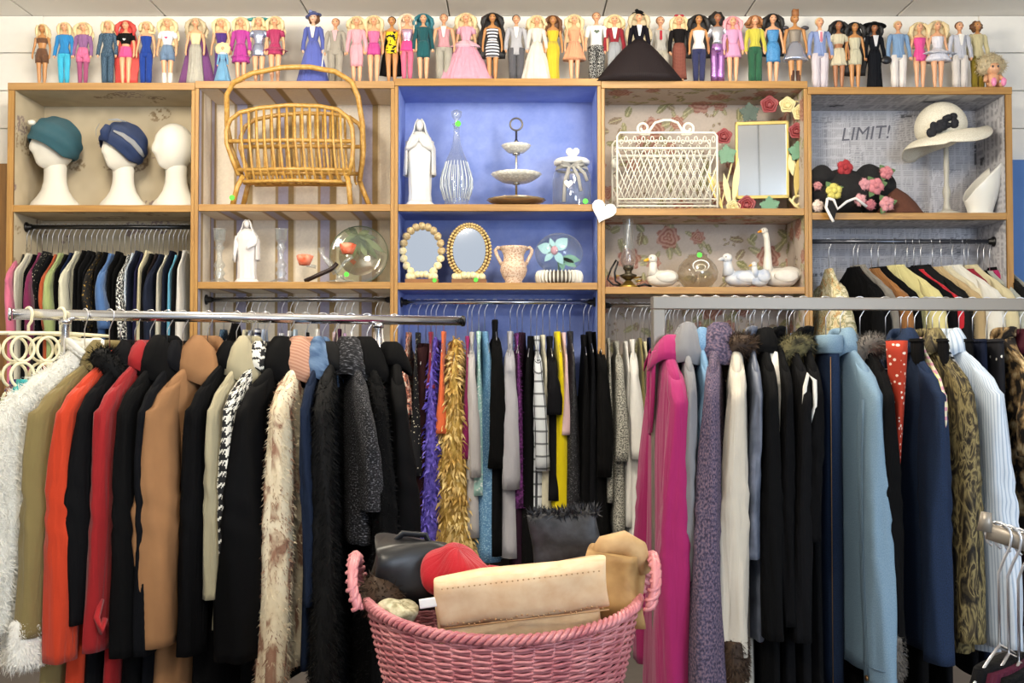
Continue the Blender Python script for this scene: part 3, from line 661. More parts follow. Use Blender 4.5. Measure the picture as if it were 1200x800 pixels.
D(1025, 26, 'f', 'd', ('bk', 'long', 1.3, .14), (C('#14161c'), .47, .50), ('gown', C('#14161c'), .10, .07), 'doll in long black suit with wide black hat', extra=both(hat(C('#101214'), .15, .12), lapel(C('#d8d8dc')), lambda t: MB().ell((.13, -.05, .44), (.07, .03, .06), 10, 8).build('handbag', solid('#17161a', .4), t)))
D(1053, 23, 'm', 'f', ('bl', 'short', 1, 1), (C('#7d9cc0'), .47, .46), ('pants', C('#e2dcd8'), .012), 'blond male doll in denim jacket and white trousers')
D(1078, 25, 'f', 'f', ('bl', 'long', 2.0, .3), (satin('#dc4a90'), None, .43), ('none', None), 'blonde doll in bright pink one-piece swimsuit')
D(1099, 23, 'f', 'f', ('bl', 'long', 2.4, .24), (satin('#dedce4'), None, .50), ('mini', C('#dcdce6'), .42, .17), 'blonde doll in white ballet tutu', extra=ruff(C('#dcdce6'), .58, .06, .22, .07, 11))
D(1125, 24, 'm', 'f', ('br', 'short', 1, 1), (C('#c2c4ce'), .47, .46), ('pants', C('#d8d2cc'), .014), 'dark haired male doll in pale grey and white suit', extra=lapel(C('#efece6')))
D(1146, 23, 'f', 't', ('br', 'puff', .78, .1), (C('#cbbf95'), .47, .46), ('pants', C('#8d7a26'), .010), 'brown haired doll in cream jacket and olive trousers', y=5.10)
# small fluffy doll sitting at the right end of the row
bz = SH[4]['t']; b0 = P(1163, 90, 5.05); t = thing('troll_doll', 'small seated doll with fluffy beige hair and pink shoes', 'doll', (b0.x, 5.05, bz), 0, 'dolls on top of the shelving')
MB().ell((0, 0, .045), (.034, .028, .045), 12, 8).ell((0, -.004, .105), (.036, .032, .036), 12, 8).tube([(-.03, 0, .07), (-.05, -.03, .035)], [.012, .009], 7).tube([(.03, 0, .07), (.05, -.03, .035)], [.012, .009], 7).tube([(-.02, 0, .018), (-.024, -.06, .012)], .013, 7).tube([(.02, 0, .018), (.024, -.06, .012)], .013, 7).build('body', vin('f') if False else vin(SK['f']), t)
for s in (-1, 1): MB().ell((s*.024, -.066, .022), (.014, .012, .022), 8, 6).build('shoe', solid('#e58ab0', .5), t)
m = MB().ell((0, .012, .125), (.07, .04, .055), 16, 10, lambda d: 1+.1*math.sin(9*d[0]+7*d[2])); h = m.build('hair', hairm('as'), t)
tag(fur_mesh(m, 700, .022, .0014, 5, .1, .8).build('hair_strand', hairm('as'), h), kind='stuff')
MB().ell((-.013, -.034, .108), (.005, .003, .006), 6, 4).ell((.013, -.034, .108), (.005, .003, .006), 6, 4).build('eyes', solid('#1d2a3c', .3), t)
# ================================================================== things on the shelves (modelled in photo-pixel units, scaled to metres at the root)
def item(name, label, cat, x, ty, bay, lvl, Y, H, group=None, rz=0.0):
    """root standing on shelf lvl of bay; H = height in units, fitted to the photographed top ty"""
    base = Vector((P(x, 200, Y).x, Y, SH[bay]['s%d' % lvl])); k = (P(x, ty, Y).z-base.z)/H
    t = thing(name, label, cat, base, rz, group); t.scale = (k, k, k); return t
def sticker(t, x, y, z, r=2.6): return MB().tube([(x, y, z), (x, y-.3, z)], r, 12).build('price_sticker', GREENS, t, False)
def ring(cx, cy, z, rx, ry, n=24, wav=0, wn=8, ph=0, e=1.0):
    out = []
    for k in range(n):
        a = 2*PI*k/n; q = 1+wav*math.sin(wn*a+ph); c, s = math.cos(a), math.sin(a)
        out.append((cx+rx*q*math.copysign(abs(c)**e, c), cy+ry*q*math.copysign(abs(s)**e, s), z))
    return out
def g3(d, p, w_): return math.exp(-((d[0]-p[0])**2+(d[1]-p[1])**2+(d[2]-p[2])**2)/(w_*w_))
FOAM = solid('#d0ccc1', .75, name='white_foam', bump=.04, bscale=2)
def foam_head(t, rot):
    m = MB()
    m.loft([ring(2, 2, z, rx, ry, 24) for z, rx, ry in ((0, 29, 23), (3, 29, 23), (7, 27.5, 21), (14, 21, 16.5), (22, 16, 13.5), (32, 13.3, 12), (42, 12.6, 12.5), (50, 13, 13), (58, 10, 10))], True, True, True)
    st = len(m.v)
    def hd(d):
        q = 1.0+.17*g3(d, (0, -.97, -.18), .17)+.07*g3(d, (0, -.99, .02), .13)-.07*(g3(d, (.36, -.9, .12), .2)+g3(d, (-.36, -.9, .12), .2))+.05*g3(d, (0, -.92, .34), .3)
        q += .10*g3(d, (0, -.72, -.72), .26)+.04*g3(d, (0, -.86, -.46), .12)-.04*g3(d, (0, -.9, -.36), .07)-.03*g3(d, (0, -.84, -.56), .08)
        if d[2] < 0: q *= 1-.13*(-d[2])*abs(d[0])
        if d[1] > 0 and d[2] < -.2: q *= 1-.22*(-d[2]-.2)*d[1]
        return q
    m.ell((0, 0, 0), (20.5, 25, 30), 36, 30, hd); m.xf(Matrix.Translation((1, 0, 74)) @ Matrix.Rotation(rot, 4, 'Z'), st)
    return m.build('foam_form', FOAM, t)
heads = [(62, 143, 'white foam mannequin head wearing the teal turban'), (142, 148, 'white foam mannequin head wearing the navy turban'), (204, 145, 'bare white foam mannequin head without a turban')]
HT = []
for i, (x, ty, lab) in enumerate(heads):
    t = item('mannequin_head', lab, 'mannequin head', x, ty, 0, 1, 5.13, 104, 'foam mannequin heads', 0); foam_head(t, [-.75, -.6, -.85][i]); HT.append(t)
def turban(i, name, label, col, tilt, grow):
    t = thing(name, label, 'turban', HT[i].location, 0); t.scale = HT[i].scale
    m = MB(); nv, nu = 22, 40; rings = []
    for a in range(nv+1):
        th = -.62+(PI/2+.62-.04)*a/nv; rg = []
        for k in range(nu):
            ph = 2*PI*k/nu; d = (math.cos(th)*math.cos(ph), math.cos(th)*math.sin(ph), math.sin(th))
            front = max(0, -d[1]*.75-d[0]*.6)
            zl = th+front*.62*(1-a/nv)
            d = (math.cos(zl)*math.cos(ph), math.cos(zl)*math.sin(ph), math.sin(zl))
            q = 1+.030*math.sin(10*(d[2]*1.3+d[0]*.7)+2*math.sin(2*ph))*min(1, (nv-a)/4)
            rg.append((26*grow*d[0]*q, 30*grow*d[1]*q, 27*grow*d[2]*q))
        rings.append(rg)
    m.loft(rings, True, False, True); m.xf(Matrix.Translation((2, 1.5, 80)) @ Matrix.Rotation(tilt, 4, 'Y'))
    w_ = m.build('wrap', cloth(col, .8, 30, .3, .2, .08), t)
    s = w_.modifiers.new('thick', 'SOLIDIFY'); s.thickness = 1.2
    return t
t = turban(0, 'turban', 'pleated teal turban with a white clip', '#317486', .16, 1.12)
MB().ell((-17, -19, 99), (5, 3, 3.4), 10, 8).xf(Matrix.Identity(4)).build('clip', solid('#dcd9cc', .4, name='white_clip'), t)
t = turban(1, 'turban', 'navy blue turban with white twisted stripes', '#20407c', .30, 1.10)
MB().tube([(-9, -29, 80), (-8.5, -31, 90), (-6, -28, 98)], [4.5, 6, 4], 10).build('knot', cloth('#20407c', .8, 30, .3, .2, .08), t)
wst = cloth('#c9ccd2', .8, 30, .2, .1, .1)
def surf(pts, wd, mt, nm, t):
    pts = [tuple(c0+(a-c0)*1.075 for a, c0 in zip(p_, (2, 1.5, 80))) for p_ in pts]; m = MB(); m.tube(pts, wd, 8, flat=.35); return m.build(nm, mt, t)
surf([(3, -31.5, 90), (12, -28, 86), (21, -20.5, 79), (26, -11, 71), (28, -4, 66)], [1, 2.6, 3.4, 3.2, 1.5], wst, 'white_stripe', t)
surf([(-4, -29, 103), (5, -25.5, 104), (13, -20, 103)], [.6, 1.6, .6], wst, 'white_stripe', t)
surf([(-17.5, -29.5, 84), (-17, -30.5, 92), (-14.5, -28, 99)], [.5, .9, .5], wst, 'white_stripe', t)
# ---------------------------------------------------------------- bay 2: cane magazine rack
cane = pat('noise', .25, [(.3, '#a87a34'), (.7, '#c79f54')], st=(1, .4), rough=.35, bump=.1, spec=.5, src='obj')
t = item('cane_magazine_rack', 'golden cane magazine rack with tall bowed handle', 'magazine rack', 347, 84, 1, 1, 5.085, 155)
def archpts(dx, y, sx=1.0):
    p = [(-63, 34), (-70, 52), (-76, 70), (-76, 84), (-71, 96), (-60, 104), (-38, 109), (-5, 112), (30, 111), (50, 107), (61, 99), (66, 88), (67, 72), (66, 52), (62, 34)]
    return [(dx+a*sx, y+(b-34)*(-.09 if y < 0 else .09), b) for a, b in p]
def arch_z(dx, x): 
    pts = archpts(dx, 0); up = [(a, c) for a, _, c in pts[3:12]]
    return float(np.interp(x, [a for a, _ in up], [c for _, c in up]))
for nm, dx, y in (('front_frame', 0, -10), ('back_frame', 8, 12)):
    pt = archpts(dx, y); sg = -1 if y < 0 else 1
    m = MB().tube(pt, 2.6, 8)
    fr = m.build(nm, cane, t)
    for z, r in ((72, 2.4), (40, 2.4), (27, 2.2)):
        e = 73 if z == 72 else (66 if z == 40 else 58)
        MB().tube([(dx-e, y+(z-34)*.09*sg, z), (dx, y+(z-34)*.09*sg+sg*1.5, z+1), (dx+e-(7 if z == 72 else 4), y+(z-34)*.09*sg, z)], r, 8).build('rail', cane, fr)
    for k in range(14):
        x = dx-58+k*8.6; zt = arch_z(dx, x)
        MB().tube([(x-1, y+(zt-34)*.09*sg, zt), (x, y+38*.09*sg+sg*2.6, 72), (x+2.5, y+sg*3, 42), (x+4, y-sg*1, 31), (x+7, 1, 26)], 1.5, 6).build('slat', cane, fr)
MB().tube([(-62, 2, 34), (-74, 0, 66), (-77, -8, 92), (-75, -17, 124), (-66, -21, 137), (-45, -24.5, 146), (-10, -27, 152), (20, -27, 152.5), (48, -25, 148), (66, -22, 138), (73, -18, 122), (77, -9, 92), (76, 2, 60), (72, 4, 30)], 3.0, 10).build('handle', cane, t)
for a in (((-58, -8, 34), (-64, -10, 22), (-69, -12, 0)), ((60, -8, 34), (62, -9, 20), (64, -12, 0)), ((70, 12, 34), (74, 14, 22), (83, 18, 0)), ((-56, 12, 34), (-60, 14, 20), (-66, 18, 0))): MB().tube(a, 3.0, 8).build('leg', cane, t)
MB().tube([(-60, 0, 27), (60, 0, 27)], 2, 8).build('floor_rail', cane, t)
sticker(t, -69, -14.5, 8, 3.0)
# ---------------------------------------------------------------- bay 2 lower shelf
CL = glass('#f4f8f8', .04, alpha=.55)
def candlestick(x, lab):
    t = item('glass_candlestick', lab, 'candlestick', x, 268, 1, 2, 5.08, 62, 'pair of glass candlesticks')
    MB().lathe([(13, 0), (12.5, 1.5), (6, 4), (4, 7), (6.5, 11), (4, 15), (4.5, 17), (6.5, 20), (5, 23), (3, 26), (2.6, 33), (3.5, 37), (5.8, 40), (3.6, 43), (4, 46), (6.2, 49), (6.5, 61), (7.5, 62), (6.5, 60.5), (5.2, 50)], 16).build('stem', CL, t)
    return t
candlestick(258, 'clear glass candlestick beside the wall end of the white statue'); candlestick(330, 'clear glass candlestick between white statue and rose candles')
PORC = solid('#d6d2d0', .35, name='white_porcelain'); CREAMPORC = pat('noise', .03, [(.35, '#c6ced8'), (.6, '#d9d4cc'), (.75, '#d4bfb4')], rough=.4, bump=0, src='obj')
def robed(t, H, wd, mt, hands):
    """standing veiled figurine: one continuous robe with folds, head, veil, arms, plinth"""
    m = MB(); rows = []
    for i in range(26):
        f = i/25; z = .045*H+f*.77*H
        rx = wd*np.interp(f, [0, .12, .4, .62, .8, .92, 1], [.86, .80, .84, .95, 1.0, .80, .34]); ry = rx*np.interp(f, [0, .5, 1], [.72, .62, .8])
        rows.append(ring(0, 0, z, rx, ry, 44, .055*(1-f*.75), 11, 2.0*math.sin(f*3)))
    m.loft(rows, True, True, True)
    m.ell((0, -wd*.10, H*.885), (wd*.26, wd*.30, H*.062), 14, 12, lambda d: 1+.14*g3(d, (0, -.97, -.1), .2)+.06*g3(d, (0, -.75, -.7), .3))
    m.build('figure', mt, t)
    v = MB(); rows = []
    for i in range(18):
        f = i/17; z = H*.955-f*H*.62; r = wd*np.interp(f, [0, .08, .2, .3, .5, 1], [.12, .34, .42, .62, 1.06, 1.12]); rg = []
        for k in range(21):
            a = -.62+(PI+1.24)*k/20; q = 1+.05*f*math.sin(9*a+3*f)
            rg.append((r*q*math.cos(a), r*.74*q*math.sin(a)-wd*.04, z))
        rows.append(rg)
    v.loft(rows, False); vo = v.build('veil', mt, t); s = vo.modifiers.new('thick', 'SOLIDIFY'); s.thickness = wd*.07
    a = MB()
    if hands == 'pray':
        for s_ in (-1, 1): a.tube([(s_*wd*.86, -.1*wd, H*.70), (s_*wd*.78, -wd*.42, H*.615), (s_*wd*.35, -wd*.74, H*.655), (s_*wd*.07, -wd*.80, H*.70), (s_*wd*.04, -wd*.78, H*.745)], [wd*.2, wd*.24, wd*.17, wd*.08, wd*.03], 8)
    else:
        a.tube([(wd*.86, -.1*wd, H*.70), (wd*.80, -wd*.5, H*.58), (wd*.3, -wd*.78, H*.52), (wd*.2, -wd*.8, H*.48)], [wd*.2, wd*.22, wd*.15, wd*.05], 8)
        a.tube([(-wd*.86, -.1*wd, H*.70), (-wd*.86, -wd*.4, H*.56), (-wd*.92, -wd*.55, H*.42), (-wd*.9, -wd*.6, H*.30)], [wd*.2, wd*.2, wd*.16, wd*.05], 8)
    a.build('arms', mt, t)
    MB().lathe([(wd*1.08, 0), (wd*1.08, H*.02), (wd*1.0, H*.035), (wd*.85, H*.06)], 20, sy=.78).build('plinth', mt, t)
t = item('robed_figurine', 'plain white veiled figurine between the glass candlesticks', 'figurine', 290, 254, 1, 2, 5.08, 76); robed(t, 76, 13, PORC, 'fold')
t = item('rose_candle_holder', 'glass candle holder with two orange rose candles on a dark bar', 'candle holder', 385, 283, 1, 2, 5.06, 47)
MB().lathe([(17, 0), (16, 1.5), (6, 3), (4, 6), (5, 9)], 20, (14, 0, 0)).build('glass_base', CL, t)
MB().tube([(-26, -3, 1.5), (-14, -3, 7), (4, -3, 15), (11, -3, 22)], 2.6, 8).build('bar', solid('#2e2320', .35, .5, name='dark_bronze'), t)
MB().tube([(8, 0, 10), (2, 0, 22), (-6, 0, 30), (-8, 0, 40)], [2.5, 3.4, 2.6, 3.6], 8).tube([(10, 0, 12), (20, -2, 24), (28, -2, 30)], 2.2, 8).tube([(-14, 0, 18), (-24, -1, 20)], 2, 8).build('glass_arm', CL, t)
rosem = pat('noise', .1, [(.35, '#e2552c'), (.7, '#f4a488')], rough=.45, src='obj')
for cx, cz in ((-27, 22), (22, 35)):
    m = MB()
    for j, (r, h, nn) in enumerate(((8.5, 9, 5), (6.2, 10, 4), (3.6, 10.5, 3))):
        m.loft([ring(cx, 0, cz-2, r*.7, r*.7, 20), ring(cx, 0, cz+h*.5, r, r, 20, .06, nn, j), ring(cx, 0, cz+h, r*1.08, r*1.08, 20, .14, nn, j)], True, True, False)
    q = m.build('rose_candle', rosem, t); s = q.modifiers.new('thick', 'SOLIDIFY'); s.thickness = .8
sticker(t, 22, -6, 9, 2.8)
t = item('glass_plate', 'round glass plate painted with green fern leaves leaning upright', 'plate', 421, 265, 1, 2, 5.13, 66)
pl = glass('#eff1e4', .06, 'tinted_glass', .3)
R9 = Matrix.Rotation(PI/2-.13, 4, 'X')
m = MB().lathe([(33, 3.5), (33.4, 4), (33, 4.4), (24, .8), (0.5, .6), (.5, 0), (24, .2)], 40, sx=.99, sy=1.0); m.xf(Matrix.Translation((0, 4, 33.4)) @ R9); m.build('plate_disc', pl, t)
MB().tube([((33.2)*math.cos(a), -.2, 33.4*math.sin(a)) for a in [2*PI*k/48 for k in range(48)]], .6, 6, True).xf(Matrix.Translation((0, 4-4.0, 33.4)) @ Matrix.Rotation(-.13, 4, 'X')).build('rim', solid('#4d5a40', .3, name='green_rim'), t)
lf = solid('#5a6b4a', .6, name='leaf_print'); lf2 = solid('#7d8a66', .6, name='leaf_print_pale')
def leafpoly(L_, W_, n=6): return [(L_*i/n, W_*math.sin(PI*i/n)) for i in range(n+1)]+[(L_*i/n, -W_*math.sin(PI*i/n)) for i in range(n-1, 0, -1)]
rr = random.Random(2)
for j in range(13):
    an = [-2.6, -2.2, -1.9, -1.5, -1.2, -.9, -.6, -.2, 2.9, 2.5, .3, -1.0, -1.75][j]; L_ = [20, 24, 22, 26, 30, 38, 40, 22, 16, 14, 14, 28, 30][j]
    m = MB().prism([(a*math.cos(an)-b*math.sin(an), a*math.sin(an)+b*math.cos(an)) for a, b in leafpoly(L_, 2.6+rr.random()*1.6)], -.4, .1, -2, 24)
    m.xf(Matrix.Translation((0, 2.6, 33.4)) @ Matrix.Rotation(-.13, 4, 'X')); m.build('painted_leaf', lf if j % 2 else lf2, t, False)
m = MB().prism([(-4, 2), (0, 4), (4, 1), (1, -3)], -.4, .1, -7, -9); m.xf(Matrix.Translation((0, 2.6, 33.4)) @ Matrix.Rotation(-.13, 4, 'X')); m.build('painted_petal', solid('#a8552f', .6), t, False)
# ---------------------------------------------------------------- bay 3 upper shelf
t = item('praying_figurine', 'tall white praying figurine with pale blue robe hem', 'figurine', 492, 135, 2, 1, 5.09, 104); robed(t, 104, 15.5, CREAMPORC, 'pray')
t = item('glass_decanter', 'ribbed clear glass decanter with tall neck and stopper', 'decanter', 535, 129, 2, 1, 5.09, 111)
MB().lathe([(13, 0), (14, 1), (13, 6), (17, 15), (18.5, 26), (17, 38), (12, 52), (7, 64), (4.2, 74), (3.2, 84), (3.4, 92), (5, 95)], 44, wob=.03, wn=11).build('bottle', glass('#eef3f6', .03, alpha=.34), t)
for k in range(22):
    a = 2*PI*k/22; MB().tube([(14.2*math.cos(a), 14.2*math.sin(a), 8), (18.4*math.cos(a), 18.4*math.sin(a), 22), (18.2*math.cos(a), 18.2*math.sin(a), 32), (12.6*math.cos(a), 12.6*math.sin(a), 51)], .55, 5).build('rib', solid('#dfe6ea', .08, name='cut_glass'), t)
MB().lathe([(2.6, 90), (3, 96), (2.2, 99), (5.5, 104), (6, 109), (2, 111)], 14).build('stopper', CL, t)
sticker(t, 2, -6, 94, 3.4)
t = item('cake_stand', 'three tier silver and glass cake stand with ring handle', 'cake stand', 605, 138, 2, 1, 5.10, 103)
SILV = solid('#b9b4a8', .25, 1.0, name='silver_plate'); PRESS = pat('vor', .35, [(.1, '#efece0'), (.6, '#d2cfc4')], rough=.2, bump=.8, spec=.6, src='obj')
for z, r, h, mt in ((1, 34, 7, solid('#b79f7c', .25, .6, name='gilt_plate')), (28, 29, 10, PRESS), (62, 17, 9, PRESS)):
    q = MB().lathe([(r*.2, z), (r*.55, z+1), (r*.85, z+h*.6), (r, z+h), (r*.97, z+h+.4), (r*.8, z+h*.6+.8), (r*.5, z+1.8), (.5, z+1.5)], 48, wob=.02, wn=16).build('tier_plate', mt, t)
MB().tube([(0, 0, 0), (0, 0, 88)], 1.3, 8).lathe([(4.5, 26), (3, 29), (2, 31)], 12).lathe([(4.5, 60), (3, 63), (2, 65)], 12).lathe([(2.2, 72), (3.4, 74), (1.5, 78)], 12).build('stem', SILV, t)
MB().tube([(7*math.sin(a), 0, 95.5+7*math.cos(a)) for a in [2*PI*k/24 for k in range(24)]], 1.1, 8, True).build('ring_handle', solid('#6f6a63', .3, 1.0), t)
t = item('lidded_glass_jar', 'glass jar with white heart topped lid and ribbon bow', 'jar', 670, 173, 2, 1, 5.09, 67)
MB().lathe([(20, 0), (21, 1), (21.5, 5), (21.5, 30), (20, 38), (17, 43), (17, 47)], 32).build('jar', glass('#e8eef2', .04, alpha=.36), t)
LID = solid('#e6e4dd', .4, name='white_ceramic')
MB().lathe([(18, 46.5), (20, 48), (20.4, 51), (18, 53.5), (5, 54.5), (1, 54.6)], 28).build('lid', LID, t)
def heart(s_, n=24): return [(s_*.0625*16*math.sin(a)**3, s_*.0625*(13*math.cos(a)-5*math.cos(2*a)-2*math.cos(3*a)-math.cos(4*a))) for a in [2*PI*k/n for k in range(n)]]
bevel(MB().prism(heart(7.5), -3, 3, 1, 60.5).build('heart_knob', LID, t, True), 1.2, 3)
RIB = cloth('#e4e2dc', .7, 20, .2, .1, .1)
MB().lathe([(18.2, 41), (18.6, 42.5), (18.2, 44)], 28, cap=False).build('ribbon_band', RIB, t)
for pts in ([(-3, -19, 43), (-12, -20, 47), (-14, -20, 43), (-4, -20, 42)], [(0, -19, 43), (10, -20, 48), (13, -20, 44), (2, -20, 42)], [(0, -20, 42), (6, -22, 30), (9, -22.2, 14)], [(5, -20, 42), (13, -20, 34), (16, -18, 26)], [(-4, -20, 42), (-9, -22, 24), (-10, -22, 2)]):
    MB().tube(pts, 1.9, 6, flat=.25, up=(1, 0, 0)).build('ribbon', RIB, t)
MB().tube([(-3, -20.5, 41), (-5, -22.5, 27)], .5, 5).build('tag_string', RIB, t); bevel(MB().prism(heart(5), -24, -22, -5, 22).build('heart_tag', LID, t), .6)
sticker(t, 14, -18, 3.5, 3)
# ---------------------------------------------------------------- bay 3 lower shelf
MIR = solid('#e6e8ea', .03, 1.0, name='mirror_silver')
def oval(rx, rz, cz, n): return [(rx*math.sin(2*PI*k/n), cz+rz*math.cos(2*PI*k/n)) for k in range(n)]
t = item('shell_mirror', 'oval mirror framed by a ring of round cockle shells', 'mirror', 495, 263, 2, 2, 5.08, 69)
MB().prism([(a, c) for a, c in oval(20, 27, 38, 32)], -1, 1).build('mirror_glass', MIR, t, False)
MB().prism(oval(23, 30, 38, 32), 1.2, 3).build('backing', solid('#8a6a44', .6), t, False)
shm = MB().ell((0, 0, 0), (4.6, 3, 4.6), 12, 8, lambda d: 1+.06*math.sin(14*math.atan2(d[2], d[0]))).mesh('shell', pat('noise', .3, [(.35, '#9c835c'), (.65, '#d0bd8f')], rough=.5, src='obj'))
shm2 = MB().ell((0, 0, 0), (4.6, 3, 4.6), 12, 8, lambda d: 1+.06*math.sin(14*math.atan2(d[2], d[0]))).mesh('shell', pat('noise', .3, [(.35, '#d3c48f'), (.65, '#ece2c0')], rough=.5, src='obj'))
for k in range(20):
    a = 2*PI*k/20
    if abs(a-PI) < .35: continue
    q = link('shell', shm if math.cos(a) > .0 else shm2, t); q.location = (22.5*math.sin(a), -2, 38+29*math.cos(a)); q.rotation_euler = (0, a, 0)
MB().box(-19, 19, -9, 9, 0, 5).build('wooden_base', wood('#7b5026', '#936232', 'base_wood', 'x'), t, False)
for k in range(7): q = link('shell', shm2, t); q.location = (-15+5*k, -6+(k % 2)*2, 8.2+(2.2 if k in (2, 3, 4) else 0)); q.scale = (.85,)*3
sticker(t, 15, -9.4, 3.5, 2.4)
t = item('bead_mirror', 'oval mirror framed by double rows of small golden shells', 'mirror', 550, 263, 2, 2, 5.08, 69)
MB().prism(oval(19, 27, 39, 32), -1, 1).build('mirror_glass', MIR, t, False); MB().prism(oval(25, 32, 37, 32), 1.2, 3).build('backing', solid('#7d5d36', .6), t, False)
bd = MB().ell((0, 0, 0), (1.9, 2, 1.9), 8, 6).mesh('bead', pat('noise', .4, [(.35, '#a08048'), (.65, '#d6bd84')], rough=.4, src='obj'))
for rr_, n in ((0, 44), (4, 50)):
    for k in range(n):
        a = 2*PI*k/n
        if abs(a-PI) < .32: continue
        q = link('bead', bd, t); q.location = ((20.8+rr_)*math.sin(a), -1.6, 38+(28.2+rr_*.8)*math.cos(a))
MB().box(-20, 20, -9, 9, 0, 5).build('wooden_base', wood('#6b4420', '#84562a', 'base_wood', 'x'), t, False)
for k in range(7): q = link('shell', shm2, t); q.location = (-16+5.2*k, -5+(k % 2)*2, 8+(1.5 if k in (2, 3, 4) else 0)); q.scale = (.9,)*3
sticker(t, 8, -9.4, 4, 2.6)
t = item('two_handled_vase', 'mottled pink and tan pottery vase with two handles', 'vase', 602, 288, 2, 2, 5.07, 46)
VM = pat('vor', .45, [(.05, '#8f6a58'), (.35, '#c9a88e'), (.7, '#dcc4ae')], rough=.5, bump=1.0, src='obj')
MB().lathe([(10, 0), (11, 1), (10, 3), (14, 9), (16.5, 16), (15.5, 23), (12.5, 28), (12.5, 35), (16, 42), (17, 45), (15, 45), (11, 35)], 30).build('pot', VM, t)
for s_ in (-1, 1): MB().tube([(s_*14.5, 0, 23), (s_*17, 0, 28), (s_*21, 0, 36), (s_*22, 0, 41), (s_*19.5, 0, 44), (s_*15, 0, 42)], 2.2, 8).build('handle', VM, t)
t = item('glass_globe', 'glass globe over a pale blue orchid on a ribbed white base', 'glass dome', 655, 273, 2, 2, 5.09, 62)
m = MB(); rows = []
for i in range(19):
    th = -1.15+(PI/2+1.15-.03)*i/18; rows.append(ring(0, 0, 37+25*math.sin(th)+(-1 if i == 0 else 0), 29*math.cos(th), 24*math.cos(th), 36))
m.loft(rows, True, False, True).build('globe', glass('#eaf0f2', .03, alpha=.22), t)
rbm = MB().ell((0, 0, 0), (1.0, 5, 8), 8, 8).mesh('rib', solid('#e3dfd4', .4, name='white_ceramic_rib'))
MB().lathe([(20, 0), (22, 2), (22, 13), (14, 15), (.5, 15)], 28).build('base', solid('#4a4238', .6, name='dark_base'), t)
for k in range(34):
    a = 2*PI*k/34; q = link('rib', rbm, t); q.location = (24.5*math.cos(a), 20.5*math.sin(a), 8); q.rotation_euler = (0, 0, a+PI/2)
pm = solid('#b4dce0', .5, name='pale_blue_petal'); fl_ = empty('flower', (0, 0, 0), 0, t)
for k, (an, L_, W_) in enumerate(((2.9, 21, 7), (.75, 22, 7.5), (1.9, 16, 3.5), (-2.3, 18, 4), (-1.0, 20, 5))):
    m = MB().prism([(a*math.cos(an)-b*math.sin(an), a*math.sin(an)+b*math.cos(an)) for a, b in leafpoly(L_, W_)], -7, -6.2, -6, 40); m.build('petal', pm, fl_, False)
MB().ell((-6, -8, 40), (4.5, 3, 5.5), 10, 8).build('flower_heart', solid('#d99aa6', .5, name='pink_petal'), fl_)
for an, L_, W_ in ((-.55, 22, 4.5), (-.15, 24, 5), (-1.4, 16, 4)): MB().prism([(a*math.cos(an)-b*math.sin(an), a*math.sin(an)+b*math.cos(an)) for a, b in leafpoly(L_, W_)], -4, -3.2, 2, 32).build('leaf', solid('#7fb096', .5, name='leaf_green'), fl_, False)
MB().tube([(-5, -4, 38), (-1, -2, 28), (0, 0, 15)], 1.2, 6).build('stem', solid('#6d8f70', .5), fl_)
# ---------------------------------------------------------------- bay 4 upper shelf: white wire magazine rack
WW = solid('#eae6d8', .4, name='white_painted_wire')
t = item('wire_magazine_rack', 'white painted wire magazine rack with lattice sides and scrolled handle', 'magazine rack', 780, 140, 3, 1, 5.09, 106)
for nm, y in (('front_side', -12), ('back_side', 14)):
    dx = 0 if y < 0 else -3; dz = 0 if y < 0 else -4
    fr = MB().tube([(dx-57, y, 2), (dx-57, y, 84+dz), (dx-54, y, 88+dz), (dx+54, y, 88+dz), (dx+57, y, 84+dz), (dx+57, y, 2)], 1.3, 8).build(nm, WW, t)
    for z, r in ((70+dz, 1.5), (12, .9), (4, .9), (62, .6)): MB().tube([(dx-57, y, z), (dx+57, y, z)], r, 6).build('cross_wire', WW, fr)
    for k in range(15):
        x = -57+k*7.6
        for s_ in (1, -1):
            x0 = x if s_ > 0 else -x; x1 = x0+s_*22
            zz = 12+56*(57-abs(x0))/22 if False else 68
            e = min(1.0, (57-s_*x0)/22.0)
            MB().tube([(dx+x0, y+.5*s_, 12), (dx+x0+s_*22*e, y+.5*s_, 12+56*e)], .62, 5).build('lattice_wire', WW, fr)
    for k in range(22): x = -52+k*5; MB().tube([(dx+x+1.8*math.cos(a), y, 79+dz+(3.4 if k % 2 else 2.4)*math.sin(a)+(1.5 if k % 2 else -1.5)) for a in [2*PI*j/10 for j in range(10)]], .55, 5, True).build('scroll', WW, fr)
for x in (-57, 57):
    for zz_ in (4, 12, 45): MB().tube([(x, -12, zz_), (x-1.5, 14, zz_)], 1.0, 6).build('end_wire', WW, t)
for k in range(16): MB().tube([(-53+k*7, -12, 4), (-54.5+k*7, 14, 4)], .7, 5).build('floor_wire', WW, t)
def spiral(cx, cz, r0, turns, sgn, a0): return [(cx+sgn*(r0*(1-.65*i/20))*math.cos(a0+turns*2*PI*i/20), -1, cz+(r0*(1-.65*i/20))*math.sin(a0+turns*2*PI*i/20)) for i in range(21)]
MB().tube([(-22, -1, 88), (-17, -1, 95), (-12, -1, 102), (-2, -1, 105), (6, -1, 105), (14, -1, 102), (18, -1, 95), (22, -1, 88)], 1.6, 8).tube([(-18, -1, 88)]+spiral(-25.5, 95.5, 7.5, 1.2, -1, -1.2), 1.5, 8).tube([(18, -1, 88)]+spiral(25.5, 95.5, 7.5, 1.2, 1, -1.2), 1.5, 8).build('scroll_handle', WW, t)
MB().ell((-58, 2, 56), (5, 3, 6), 10, 8).build('rosette', WW, t)
